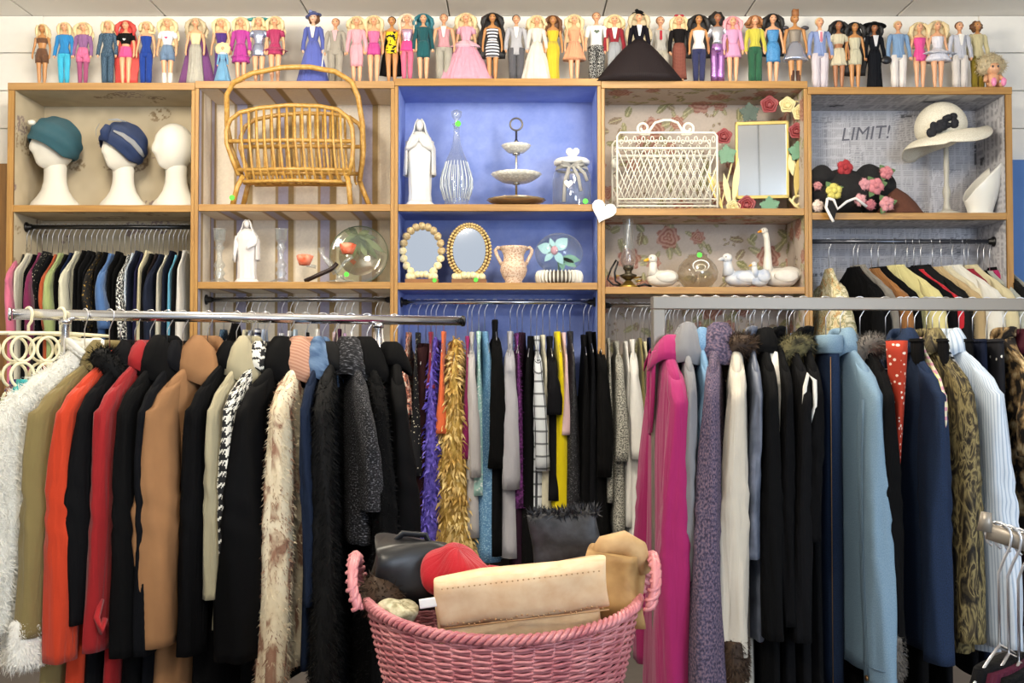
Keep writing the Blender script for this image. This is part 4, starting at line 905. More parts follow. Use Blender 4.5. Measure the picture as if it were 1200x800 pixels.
# flower framed mirror
t = item('flower_mirror', 'rectangular mirror in a painted metal frame of roses and leaves', 'mirror', 893, 113, 3, 1, 5.12, 133, None, -.12)
GOLD = solid('#b8a25e', .4, .5, name='old_gold_paint'); CRM = solid('#d8cc98', .5, name='cream_enamel'); GRN = solid('#5f8a6c', .5, name='green_enamel'); RED = solid('#8c3a3c', .5, name='red_enamel'); DGR = solid('#34483c', .5, name='dark_green_enamel')
MB().box(-27, 27, -1, 1, 19, 100).build('mirror_glass', MIR, t, False)
for a in ((-30, -27, 15, 104), (27, 30, 15, 104)): bevel(MB().box(a[0], a[1], -2.4, 2, a[2], a[3]).build('frame_bar', GOLD, t, False), .6)
for a in ((-30, 30, 15, 19), (-30, 30, 100, 104)): bevel(MB().box(a[0], a[1], -2.4, 2, a[2], a[3]).build('frame_bar', GOLD, t, False), .6)
def enamel_leaf(x, z, an, L_, W_, mt, y=-3, lob=0):
    pts = leafpoly(L_, W_, 10)
    if lob: pts = [(a, b*(1+.35*(1 if i % 2 else -1))) for i, (a, b) in enumerate(pts)]
    m = MB().prism([(a*math.cos(an)-b*math.sin(an), a*math.sin(an)+b*math.cos(an)) for a, b in pts], y-.6, y+.6, x, z); return m.build('leaf', mt, t, False)
def enamel_rose(x, z, r, mt, y=-4):
    m = MB()
    for j in range(3):
        rr_ = r*(1-.3*j); m.loft([[(x+rr_*(.55+.45*f)*(1+.1*math.sin(5*a+j))*math.cos(a), y-2.2*f*(1+j*.4), z+rr_*(.55+.45*f)*(1+.1*math.sin(5*a+j))*math.sin(a)) for a in [2*PI*k/20 for k in range(20)]] for f in (0, .6, 1)], True, True, False)
    q = m.build('rose', mt, t); s = q.modifiers.new('thick', 'SOLIDIFY'); s.thickness = .6
for x, z, r in ((-18, 8, 10), (-43, 87, 9), (38, 91, 9), (8, 122, 10)): enamel_rose(x, z, r, RED)
for x, z, r in ((-33, 5, 8), (28, 121, 9), (42, 112, 9)): enamel_rose(x, z, r, CRM)
for x, z, mt in ((8, 6, GRN), (-40, 66, GRN), (40, 68, GRN), (-14, 114, DGR)):
    for k in range(5): enamel_leaf(x, z, .4+k*1.25, 12, 4.6, mt, -3-.3*k, 1)
for x, z, an, L_ in ((-36, 4, 1.75, 42), (-44, 2, 1.95, 50), (-33, 8, 1.45, 55), (-48, 10, 1.75, 40), (37, 14, 1.5, 50), (42, 8, 1.35, 62), (47, 10, 1.55, 46), (34, 40, 1.7, 26)): enamel_leaf(x, z, an, L_, 3.6, CRM if L_ != 50 else GOLD, -2)
for pts, r_ in (([(-48, 0, 0), (-42, -1, 26), (-33, -1, 60)], 1.1), ([(44, 0, 0), (40, -1, 40), (33, -1, 70)], 1.1), ([(30, -3, 14), (36, -3, 6), (40, -3, 4)]+spiral(39, 11, 9, 1.1, 1, -1.4), 1.5), ([(30, -1, 118), (38, -1, 126), (46, -1, 124), (48, -1, 110), (46, -1, 96)], 1.2), ([(-40, 0, 0), (-30, -1, 15)], 1.3), ([(30, -1, 15), (46, 3, 0)], 1.3)):
    MB().tube(pts, r_, 7).build('stem', CRM, t)
# ---------------------------------------------------------------- bay 4 lower shelf
t = item('oil_lamp', 'small brass oil lamp with clear glass chimney and black cord', 'lamp', 736, 257, 3, 2, 5.09, 79)
BR = solid('#b7964a', .3, .9, name='brass')
MB().lathe([(11, 0), (11.5, 2), (8, 4), (5, 7), (3, 9)], 20).build('foot', BR, t)
MB().lathe([(3, 9), (9, 13), (10, 15), (4, 17), (4, 20), (6, 22), (6, 26)], 20).build('burner', solid('#4a4334', .4, .7, name='dark_brass'), t)
MB().lathe([(6.5, 24), (8.5, 32), (7, 45), (5.5, 60), (6.5, 79)], 20, cap=False).build('glass_chimney', glass('#f2f4f2', .12, 'frosted_glass', .3), t)
MB().tube([(6, 0, 12), (15, 0, 13), (15, 0, 9), (9, 0, 8)], 1, 6).tube([(-10, 0, 14), (-13, 0, 15), (-14, 0, 11)], 1, 6).build('key_handle', BR, t)
MB().tube([(-8, -2, 3), (-18, -3, 4), (-24, -3, 10), (-20, -3, 22), (-14, -3, 32), (-12, -3, 30), (-16, -3, 18), (-15, -3, 8), (-9, -2, 4)], 1.1, 6).build('cord', BLACKP, t); MB().tube([(10, -3, 2), (18, -4, 4), (26, -3, 2)], 1.3, 6).build('cord', BLACKP, t)
WG = pat('noise', .06, [(.3, '#c6c0b6'), (.7, '#dad5cb')], rough=.3, bump=0, src='obj'); WB = pat('noise', .08, [(.35, '#aab4c6'), (.65, '#d8d5d0')], rough=.3, bump=0, src='obj')
BEAK = solid('#d9a326', .4, name='yellow_beak')
def bird(name, lab, x, ty, H, bx, bw, neck, head, mt, bk, Y, tailup=1.0, beakdir=-1, body_h=20):
    t = item(name, lab, 'duck figurine', x, ty, 3, 2, Y, H, 'white bird figurines')
    def bf(d):
        q = 1.0
        if d[0] > .2: q *= 1+.30*d[0]*max(0, d[2]+.25)*tailup
        if d[2] < -.75: q *= .93
        return q
    m = MB().ell((bx, 0, body_h*.5), (bw, bw*.62, body_h*.5), 24, 16, bf)
    m.tube([Vector(p) for p in neck[0]], neck[1], 12)
    m.ell(head[0], head[1], 14, 10)
    m.build('body', mt, t)
    hx, hy, hz = head[0]; r = head[1][0] if isinstance(head[1], tuple) else head[1]
    MB().tube([(hx+beakdir*r*.7, hy-r*.2, hz-.5), (hx+beakdir*r*1.5, hy-r*.5, hz-1.5), (hx+beakdir*r*1.95, hy-r*.7, hz-2.2)], [r*.42, r*.3, r*.1], 8, flat=.7).build('beak', bk, t)
    MB().ell((hx+beakdir*r*.4, hy-r*.85, hz+r*.2), r*.14, 6, 4).build('eye', solid('#26221e', .3), t)
    for s_ in (-1,): MB().ell((bx+3, s_*bw*.55, body_h*.58), (bw*.62, 2.2, body_h*.3), 14, 8, lambda d: 1+.25*max(0, d[0])).build('wing', mt, t)
    return t
bird('duck_figurine', 'plump white duck figurine beside the oil lamp', 774, 298, 38, 1, 17, ([(-8, 0, 14), (-9, 0, 22), (-9, 0, 30)], [8, 5, 4.2]), ((-9.5, -.5, 32.5), 5.4), WG, BEAK, 5.06)
bird('duck_figurine', 'white duck figurine with pale blue grey neck', 865, 296, 40, 4, 20, ([(-11, 0, 14), (-12, 0, 24), (-13, 0, 32)], [8, 5.4, 4.6]), ((-13, -1, 33.5), 5.8), WB, WB, 5.075)
bird('duck_figurine', 'small white and blue duck figurine against the tall swan', 889, 306, 30, 0, 11, ([(-3, -1, 12), (-6, -2, 20), (-6, -2, 25)], [6, 3.4, 3]), ((-6.5, -2.5, 26), 3.4), WB, BEAK, 5.035, 1.6)
bird('swan_figurine', 'tall white swan figurine with long upright neck and orange beak', 907, 266, 72, 6, 21, ([(-6, 0, 14), (-8, 0, 26), (-8, 0, 42), (-9, 0, 58), (-11, 0, 66)], [9, 5.5, 4, 3.4, 3.6]), ((-12, -.5, 67.5), (4.4, 4, 4)), WG, solid('#d98a1e', .4, name='orange_beak'), 5.10, 1.9, -1, 24)
t = item('round_glass_bowl', 'round clear glass bowl vase with short neck', 'vase', 817, 299, 3, 2, 5.09, 38)
MB().lathe([(12, 0), (16, 2), (22, 10), (23.5, 18), (21, 26), (15, 33), (11.5, 35), (11.5, 38.5)], 36).build('bowl', glass('#e6dcc8', .05, 'smoky_glass', .4), t)
for r_, z in ((9, 24), (5, 22)):
    MB().tube([(r_*math.cos(a), -21.0+abs(math.sin(a))*1.2, z+r_*.7*math.sin(a)) for a in [2*PI*k/16 for k in range(16)]], .8, 6, True).build('cut_decoration', solid('#e6e6e2', .1, name='cut_glass'), t)
sticker(t, 0, -12, 37, 3)
# ---------------------------------------------------------------- bay 5: hats
def knit(c): return pat('noise', 900, [(.35, tuple(x*.55 for x in lin(c))), (.65, c)], rough=.95, bump=.8)
def blob(m, c, r, seed, amp=.12, f=4):
    rr_ = random.Random(seed); ph = [rr_.random()*6 for _ in range(6)]
    return m.ell(c, r, 26, 18, lambda d: 1+amp*(math.sin(f*d[0]+ph[0])+math.sin(f*1.3*d[1]+ph[1])+math.sin(f*1.1*d[2]+ph[2]))/2)
BLK = solid('#121113', .95, name='black_knit', bump=.9, bscale=.6)
t = item('knitted_flower_hat', 'black knitted shawl heap covered in crocheted pink and yellow roses', 'hat', 996, 193, 4, 1, 5.09, 56)
m = blob(MB(), (-8, 0, 24), (40, 24, 25), 4, .10); blob(m, (24, 2, 30), (24, 20, 26), 9, .12); blob(m, (-34, -6, 40), (16, 14, 13), 3); m.build('shawl', BLK, t)
def wool(c): return solid(c, .95, name='wool', bump=.9, bscale=.7, var=.15)
for x, z, y, r, c, lf_ in ((-26, 22, -26, 11, '#cfc468', 1), (20, 28, -24, 11, '#c98088', 1), (8, 30, -24, 8, '#cc929a', 0), (-10, 50, -14, 11, '#a3343a', 0), (34, 44, -17, 9, '#c98088', 1), (32, 9, -23, 10, '#cf9298', 1), (2, 13, -26, 8, '#d7a0a4', 0), (14, 8, -24, 7, '#b9707a', 0), (-41, 8, -17, 8, '#dcc8bc', 0), (-40, 30, -15, 6, '#c98b8c', 0)):
    f_ = empty('crochet_flower', (x, y, z), 0, t)
    m = MB(); r *= .82
    for j in range(5): a = 2*PI*j/5+x; m.ell((r*.5*math.cos(a), 0, r*.5*math.sin(a)), (r*.52, 3, r*.52), 8, 6)
    m.ell((0, -2, 0), r*.35, 8, 6); po = m.build('petals', wool(c), f_); tag(fur_mesh(m, 260, 2.2, .28, int(x+z), .1, .9).build('wool_fuzz', wool(c), po), kind='stuff')
    if lf_:
        for a in (.3, 2.2, 4.2): MB().prism([(p*math.cos(a)-q*math.sin(a), p*math.sin(a)+q*math.cos(a)) for p, q in leafpoly(r*1.5, r*.42)], .5, 2.5).build('leaf', wool('#5d7a50'), f_, False)
MB().tube([(-34, -29, 14), (-28, -31, 12), (-24, -31, 2), (-14, -31, 10), (-4, -30, 14), (8, -29, 5)], 1.6, 6).tube([(-34, -29, 14), (-36, -30, 4), (-32, -32, -6), (-29, -33, -12)], 1.6, 6).build('white_edging', wool('#e8e4e2'), t)
MB().prism([(-34, 14), (-28, 12), (-24, 2), (-28, -12), (-36, 4)], -30, -28.5).build('hanging_corner', BLK, t, False)
t = item('felt_hat', 'brown felt hat lying on its brim beside the flowered shawl', 'hat', 1052, 218, 4, 1, 5.12, 29)
m = MB(); rows = []
for z, rx, ry in ((0, 25, 22), (1.5, 25.5, 22), (4, 24, 20), (12, 21, 18), (20, 16, 14), (26, 9, 9), (29, 1, 1)): rows.append(ring(-z*.35, 0, z, rx, ry, 32, .03, 3))
m.loft(rows, True, True, True).build('crown', solid('#5b3526', .95, name='brown_felt', bump=.4, bscale=.6, var=.2), t)
t = item('hat_stand', 'grey turned wooden hat stand carrying the white brimmed hat', 'hat stand', 1109, 160, 4, 1, 5.12, 98)
GW = solid('#b2aea2', .55, name='grey_paint', var=.1, bscale=.4)
MB().lathe([(16, 0), (16.5, 2), (15, 4), (8, 6), (5, 8), (4, 12), (3, 20), (4.5, 26), (5, 30), (3, 38), (2.6, 44), (3.4, 60), (3, 75), (2.6, 98), (.5, 98)], 20).build('turned_post', GW, t)
sth = t
t = thing('brimmed_hat', 'white wide brimmed hat with black flower on a hat stand', 'hat', (sth.location.x, sth.location.y, sth.location.z+sth.scale[0]*97)); t.scale = sth.scale
HATM = pat('noise', .9, [(.35, '#cfc8b4'), (.65, '#e6e1d2')], rough=.8, bump=.3, src='obj')
m = MB()
m.ell((-4, 0, 13), (31, 29, 31), 32, 20, lambda d: 1.0 if d[2] > -.1 else 1-.2*(-d[2]-.1))
rows = []
for j in range(9):
    f = j/8; rg = []
    for k in range(48):
        a = 2*PI*k/48; r = 29+f*24*(1+.15*math.cos(a)); dz = 3+f*(-7*math.cos(a)*0-10*abs(math.sin(a))*f-3*f)+6*f*math.sin(2*a+.6)*f
        dz += -9*f*(1 if math.cos(a) < -.3 else 0)*abs(math.cos(a))*f
        rg.append((-4+r*math.cos(a), r*math.sin(a)*.92, dz))
    rows.append(rg)
m2 = MB().loft(rows); M4 = Matrix.Rotation(-.20, 4, 'Y') @ Matrix.Rotation(.05, 4, 'X')
m.xf(M4); m2.xf(M4)
m.build('crown', HATM, t); q = m2.build('brim', HATM, t); s = q.modifiers.new('thick', 'SOLIDIFY'); s.thickness = 1.2
m = MB()
rr = random.Random(8)
for k in range(22):
    a = rr.uniform(-.5, .5); u = rr.uniform(-20, 17); m.ell((-15+u*.8, -30.5+abs(u)*.16, 9+u*.36+rr.uniform(-6, 7)), (rr.uniform(4, 6.5), 4, rr.uniform(3.5, 6)), 8, 6)
m.build('black_flower', solid('#17181f', .8, name='black_silk', bump=.5, bscale=.8), t)
t = item('slanted_vase', 'white glazed vase with a slanting cut rim', 'vase', 1146, 186, 4, 1, 5.11, 64)
m = MB(); rows = []
for i in range(14):
    f = i/13; rg = []
    for k in range(32):
        a = 2*PI*k/32; c = math.cos(a); top = 64-25*(1-c)*.95; z = f*top
        r = np.interp(z, [0, 2, 8, 30, 64], [12, 13, 14.5, 22, 27]); rg.append((4+r*c-2, r*.8*math.sin(a), z))
    rows.append(rg)
m.loft(rows, True, True, False); q = m.build('vase_wall', solid('#dcdad2', .3, name='white_glaze'), t); s = q.modifiers.new('thick', 'SOLIDIFY'); s.thickness = 1.5
MB().lathe([(18, 0), (18, 2), (14, 3), (.5, 3)], 24, (2, 0, 0), sy=.8).build('foot', solid('#dcdad2', .3), t)
# heart shaped sign hung on the upright between the blue and the rose papered unit
hp = P(707, 247, YF-.012); t = thing('heart_sign', 'white heart shaped sign hung on the upright beside the rose wallpaper', 'sign', hp)
m = MB().prism(heart(.062), -.004, .004); m.xf(Matrix.Rotation(.35, 4, 'Y')); bevel(m.build('heart_board', solid('#f0eee9', .5, name='white_board'), t), .002)
MB().tube([(0, 0, .03), (-.004, .008, .06)], .0012, 5).build('string', solid('#d8d0bc', .7), t)
for k in range(6):
    w_ = [.030, .040, .042, .038, .028, .014][k]; m = MB().box(-w_, w_*.8, -.0048, -.0041, .032-k*.013, .0345-k*.013); m.xf(Matrix.Rotation(.35, 4, 'Y')); m.build('script_line', solid('#b9c2c8', .6, name='grey_script'), t, False)
# ================================================================== racks, hangers and clothes
def proj_x(v): return 600+F*v.x/(v.y*math.cos(PITCH)+(v.z-CAMZ)*math.sin(PITCH))
def on_rail(A, B, px):
    q = (px-600)/F; dx, dy = B.x-A.x, B.y-A.y; t = (q*A.y-A.x)/(dx-q*dy); return A.lerp(B, t)
def yaw_for(h, shift, w_=.2):
    best = min((abs(proj_x(h+Vector((w_*math.sin(math.radians(d)), -w_*math.cos(math.radians(d)), -.1)))-proj_x(h)-shift), abs(d), d) for d in range(-75, 76))
    return math.radians(best[2])
HOOKS = {}
def hanger_meshes(neck, rr, W, kind):
    key = (neck, rr, W, kind)
    if key not in HOOKS:
        r = rr+.004; wr = .0017 if kind == 'wire' else .0028
        pts = [(0, r*math.sin(a), r*math.cos(a)-rr) for a in [math.radians(d) for d in range(-150, 91, 20)]]
        pts += [(0, r*.9, -rr-.012), (0, r*.4, -rr-.028), (0, 0, -rr-.045), (0, 0, -neck-.01)]
        hk = MB().tube(pts, wr, 6).mesh('hook', wire_m if kind == 'wire' else CREAMP)
        z = -neck-.01; sp = [(0, 0, z), (.03, 0, z-.012), (W*.5, 0, z-.045), (W*.92, 0, z-.085), (W*.95, 0, z-.095)]
        bar = MB().tube([(-a, b, c) for a, b, c in reversed(sp[1:])]+sp, wr*1.1, 6)
        bar.tube([(-W*.95, 0, z-.095), (W*.95, 0, z-.095)], wr, 5)
        HOOKS[key] = (hk, bar.mesh('shoulder_bar', wire_m if kind == 'wire' else CREAMP))
    return HOOKS[key]
def hanger(h, yaw, neck, rr, W, desc, group, kind='wire'):
    t = thing('clothes_hanger', ('wire hanger carrying the ' if kind == 'wire' else 'cream plastic hanger carrying the ')+desc, 'hanger', h, yaw-PI/2, group)
    a, b = hanger_meshes(round(neck, 3), rr, W, kind); link('hook', a, t); link('shoulder_bar', b, t)
    return t
def body_mb(neck, L_, W, T, flare=1.0, tflare=1.0, folds=.10, fk=5, seed=0, nc=32, nr=20, slope=.07, nw=.052, waist=1.0, st=1.0):
    rnd = random.Random(seed); ph = [rnd.random()*6.28 for _ in range(4)]; m = MB(); rows = []
    prof = [(0, nw, min(T, .034)*.8), (.012, nw*1.12, min(T, .036)*.85), (slope*.45, W*.52, T*.56), (slope*.8, W*.82, T*.60), (slope*1.05, W*.97, T*.66), (slope*1.5, W, T*.76)]
    zz = [p[0] for p in prof]+[slope*1.5+(L_-slope*1.5)*(i+1)/nr for i in range(nr)]
    for z in zz:
        if z <= slope*1.5: w_ = np.interp(z, [p[0] for p in prof], [p[1] for p in prof]); t_ = np.interp(z, [p[0] for p in prof], [p[2] for p in prof]); f = 0
        else:
            f = (z-slope*1.5)/(L_-slope*1.5); w_ = W*np.interp(f, [0, .3, 1], [1, waist, flare]); t_ = T*np.interp(f, [0, .18, .4, 1], [.76, .92, .5+.5*waist, tflare])
        t_ *= np.interp(z, [0, slope*1.2, slope*1.5+.22], [.9*st+.1, st, 1.0]); rg = []
        for k in range(nc):
            a = 2*PI*k/nc; c, s = math.cos(a), math.sin(a)
            q = 1+folds*f**.7*(math.sin(fk*a+ph[0]+.8*f)+.5*math.sin((fk*2-1)*a+ph[1]-1.2*f)) + .02*math.sin(9*f+3*a+ph[2])
            rg.append((w_*math.copysign(abs(c)**.8, c)*(1+.25*(q-1)), t_*math.copysign(abs(s)**.75, s)*q, -neck-z))
        rows.append(rg)
    m.loft(rows, True, True, True); return m
def sleeve_mb(side, neck, W, T, slen, r=.066, f=1, bend=.02, seed=0, nc=22, nr=26, slope=.07, end=.72, splay=.0, tg=1.0):
    """flattened hanging sleeve with a rounded head, elbow creases and soft folds"""
    rnd = random.Random(seed+(7 if side > 0 else 3)); ph = [rnd.random()*6.28 for _ in range(6)]; rows = []; z0 = -neck-slope*.80; sway = rnd.uniform(-.012, .012)
    for dz, xf, rx, ty in ((0, .70, .016, .40), (.012, .80, .034, .52), (.035, .90, .050, .60), (.07, .97, .060, .68)):
        rows.append([(side*(W*xf+rx*math.cos(2*PI*k/nc)), T*ty*math.sin(2*PI*k/nc), z0-dz-.018*math.cos(2*PI*k/nc)*side*side) for k in range(nc)])
    rows = [[(p[0], p[1], p[2]) for p in r_] for r_ in rows]
    for i in range(nr+1):
        g = i/nr; z = z0-.10-(slen-.10)*g; rr_ = r*np.interp(g, [0, .25, 1], [.86, 1-.25*(1-end), end])*(1+.07*math.sin(5*g+ph[0])); cx = W+.002+.018*math.sin(g*2.4+ph[4]*.1)+splay*g; cy = f*bend*math.sin(g*PI*.6)+sway*g; tt = T*np.interp(g, [0, .2, .5, 1], [.62, .84, 1.0, 1.0])*(1+(tg-1)*g); rg = []
        el = math.exp(-((g-.42)/.14)**2)
        for k in range(nc):
            a = 2*PI*k/nc; c, s = math.cos(a), math.sin(a)
            q = 1+.075*math.sin(3*a+4*g+ph[1])+.06*math.sin(5*a-7*g+ph[2])+.03*math.sin(7*a+13*g+ph[5])+.07*el*math.sin(70*z+2*a+ph[3])
            rg.append((side*(cx+rr_*math.copysign(abs(c)**.85, c)*q), cy+tt*math.copysign(abs(s)**.8, s)*q, z))
        rows.append(rg)
    if side < 0: rows = [list(reversed(r_)) for r_ in rows]
    return MB().loft(rows, True, True, True)
def collar_mb(neck, f, nw, t_, up=.03, out=.055, drop=.045, gap=.45, nc=22, wob=0):
    rows = []; prof = [(.86, -.012), (.88, up*.6), (.94, up), (1.04, up*.95), (1+out/nw*.45, up*.1), (1+out/nw*.75, -drop*.5), (1+out/nw*.86, -drop)]
    for q, z in prof:
        rg = []
        for k in range(nc):
            a = f*PI/2+gap+(2*PI-2*gap)*k/(nc-1); e = 1+wob*math.sin(5*a)
            rg.append((nw*q*math.cos(a)*e, (t_+nw*(q-1)*.62)*math.sin(a)*e, -neck+z-.045*max(0.0, f*math.sin(a))**2-.006*math.sin(3*a)*(q-1)))
        rows.append(rg)
    return MB().loft(rows, False)
def solidify(o, th): m = o.modifiers.new('thick', 'SOLIDIFY'); m.thickness = th; return o
def fuzz(mb, parent, n, ln, wd, mt, seed, nm='fur', **k): return tag(fur_mesh(mb, n, ln, wd, seed, **k).build(nm, mt, parent), kind='stuff')
SEED = [100]
def coat(name, label, cat, h, yaw, neck, mt, group, L_=1.0, W=.195, T=.042, slen=.60, collar='fold', cmat=None, f=1, flare=1.18, tflare=1.2, folds=.14, fk=5, fur=None, cfur=None, cuff=None, btn=None, sr=.066, slope=.105, waist=.96, send=.72, extra=None, sleeves=True, splay=.065, tg=1.0):
    SEED[0] += 1; sd = SEED[0]; t = thing(name, label, cat, h, yaw-PI/2, group)
    bm = body_mb(neck, L_, W, T, flare, tflare, folds, fk, sd, slope=slope, waist=waist); bo = bm.build('body', mt, t)
    if fur: fuzz(bm, bo, fur[0], fur[1], fur[2], fur[3], sd, **(fur[4] if len(fur) > 4 else {}))
    if sleeves:
        for s in (1, -1):
            sm = sleeve_mb(s, neck, W, T, slen, sr, f, .02, sd, slope=slope, end=send, splay=splay*slen/.8, tg=tg); so = sm.build('sleeve', mt, t)
            if fur and s > 0: fuzz(sm, so, int(fur[0]*.6), fur[1], fur[2], fur[3], sd+1, **(fur[4] if len(fur) > 4 else {}))
            if cuff:
                zb = -neck-slope*.82-slen; cm = MB().loft([ring(s*(W+.014+splay*slen/.8), f*.018, zb+d, sr*send*q, T*.92*q, 18) for d, q in ((.05, 1.02), (.045, 1.12), (-.01, 1.17), (-.07, 1.15), (-.078, .95))], True, True, True)
                co = cm.build('cuff', cuff[0], t)
                if cuff[1]: fuzz(cm, co, cuff[1], .013, .0016, cuff[0], sd+2, droop=.5)
    nw = .052; tt = min(T, .045)*.9; cm_ = cmat or mt
    if collar in ('fold', 'lapel'):
        solidify(collar_mb(neck, f, nw, tt, .03, .05 if collar == 'fold' else .058, .05).build('collar', cm_, t), .004)
    elif collar == 'stand': solidify(collar_mb(neck, f, nw*1.05, tt*1.05, .035, .004, -.03, .2).build('collar', cm_, t), .004)
    elif collar == 'big': solidify(collar_mb(neck, f, nw, tt*1.1, .045, .085, .085, .35).build('collar', cm_, t), .006)
    elif collar == 'fur':
        pts = [(1.5*nw*math.cos(a), 1.25*max(tt, .035)*math.sin(a), -neck-.03-(.10*max(0, f*math.sin(a))**2)) for a in [f*PI/2+.25+(2*PI-.5)*k/17 for k in range(18)]]
        cm = MB().tube(pts, [.02]+[.038]*16+[.02], 10); co = cm.build('collar', cm_, t); fuzz(cm, co, cfur or 1500, .022, .0016, cm_, sd+3, droop=.15)
    if collar == 'lapel':
        for s in (-1, 1):
            rows = []
            for g in np.linspace(0, 1, 6):
                z = -neck-.03-.27*g; y = f*(T*np.interp(.03+.27*g, [0, .08, .12], [.8, .96, 1.0])+.006); wd = .058*math.sin(PI*min(1, .25+g*.75))+.004
                rows.append([(s*(.012+.012*(1-g)), y, z), (s*(.012+wd*.5), y+f*.006, z+.006), (s*(.014+wd), y-f*.004, z+.012)])
            solidify(MB().loft(rows, False).build('lapel', cm_, t), .003)
    if btn:
        for k in range(4): MB().tube([(0, f*(T*(1.0+.03*k)+.002), -neck-.32-.12*k), (0, f*(T*(1.0+.03*k)+.008), -neck-.32-.12*k)], .011, 10).build('button', btn, t)
    if extra: extra(t, neck, W, T, f)
    return t
def simple(name, label, cat, h, yaw, neck, mt, group, L_=.7, W=.18, T=.03, slen=.0, flare=1.0, tflare=1.1, folds=.10, slope=.07, nw=.05, nc=20, nr=14, waist=1.0, fk=4):
    """a garment of the crowded wall rails: one mesh of body and sleeves"""
    SEED[0] += 1; sd = SEED[0]
    m = body_mb(neck, L_, W, T, flare, tflare, folds, fk, sd, nc, nr, slope, nw, waist, st=.48 if slope > .05 else 1.0)
    if slen:
        for s in (1, -1):
            q = sleeve_mb(s, neck, W, T*.92, slen, .052, 1, .01, sd, 12, 9, slope); m.add(q.v, q.f, q.u)
    m.v = [(x if x > -.172 else -.172+(x+.172)*.06, y, z) for x, y, z in m.v]      # the far side is pressed against the wall
    o = m.build(name, mt); o.location = h; o.rotation_euler = (0, 0, yaw-PI/2)
    return tag(o, label, cat, group)
# ------------------------------------------------------------------ the chrome rack with coats
A1 = P(15, 368, 3.08); B1 = P(540, 376, 3.63); d1 = (B1-A1).normalized(); n1 = Vector((-d1.y, d1.x, 0))
t = thing('garment_rack', 'chrome round tube garment rack crowded with winter coats', 'garment rack', (A1.x, A1.y, 0))
def rl(v): return Vector(v)-Vector((A1.x, A1.y, 0))
MB().tube([rl(A1), rl(B1)], .0165, 18).build('rail', chrome, t)
for e, dd, mt in ((A1, -1, chrome), (B1, 1, BLACKP)): MB().tube([rl(e)-d1*.012*(-dd), rl(e)+d1*dd*.004, rl(e)+d1*dd*.008], [.0195, .0195, .014], 18).build('end_cap', mt, t)
for px in (443, 76):
    q = on_rail(A1, B1, px); pz = q.z-.0165
    MB().tube([rl((q.x, q.y, .05)), rl((q.x, q.y, pz))], .0125, 14).build('post', chrome, t)
    MB().tube([rl((q.x, q.y, pz-.012)), rl((q.x, q.y, pz+.004))], .019, 14).build('collar_joint', chrome, t)
    a = rl((q.x, q.y, .05)); MB().tube([a-n1*.26, a+n1*.26], .0125, 12).build('foot_bar', chrome, t)
    for s in (-1, 1): MB().tube([a+n1*.25*s-d1*.012+Vector((0, 0, -.026)), a+n1*.25*s+d1*.012+Vector((0, 0, -.026))], .024, 14).build('caster', BLACKP, t)
Z1 = .0165
BK = [cloth('#0b0b0c', .95, 700, .3, .25), cloth('#0f0f11', .95, 500, .3, .25), cloth('#08080a', .9, 900, .3, .25), cloth('#0e0f13', .92, 600, .4, .3)]
furW = solid('#f6f3ea', .9, name='white_fur', sheen=.3); furWB = solid('#e6e3d8', .95, name='white_fur_backing'); furK = solid('#070708', .75, spec=.2, name='black_fur'); furG = solid('#5c5650', .8, name='grey_fur'); furBr = pat('noise', 9, [(.4, '#2a1d15'), (.65, '#54402e')], rough=.7)
hound = houndstooth('#141416', '#dedbd0'); patch = pat('noise', 9, [(.43, '#e2d5b8'), (.50, '#d9c8a8'), (.56, '#8f6a55'), (.68, '#a88570')], st=(1.3, .55), detail=3, dist=.8, rough=.9, bump=.2)
suede = pat('noise', 5, [(.3, '#7a583a'), (.7, '#a3764e')], st=(1, .5), detail=5, rough=.9, bump=.15)
tweedK = pat('noise', 130, [(.42, '#121214'), (.56, '#2c2c30'), (.68, '#77777c')], st=(1, 1.6), detail=4, rough=.95, bump=.8)
ribk = stripes('#a4765f', '#b98d76', .011, .5, 1)
velv = pat('noise', 4, [(.3, '#040405'), (.8, '#09090b')], rough=.8, bump=0, spec=.1)
def belt_loop(t, neck, W, T, f):
    MB().tube([(W+.08, f*.03, -neck-.72), (W+.12, f*.045, -neck-.76), (W+.115, f*.055, -neck-.80), (W+.09, f*.05, -neck-.77)], .009, 8).build('belt_loop', cloth('#b02428', .8), t)
G1 = 'coats on the chrome rack'; GH1 = 'hangers on the chrome rack'
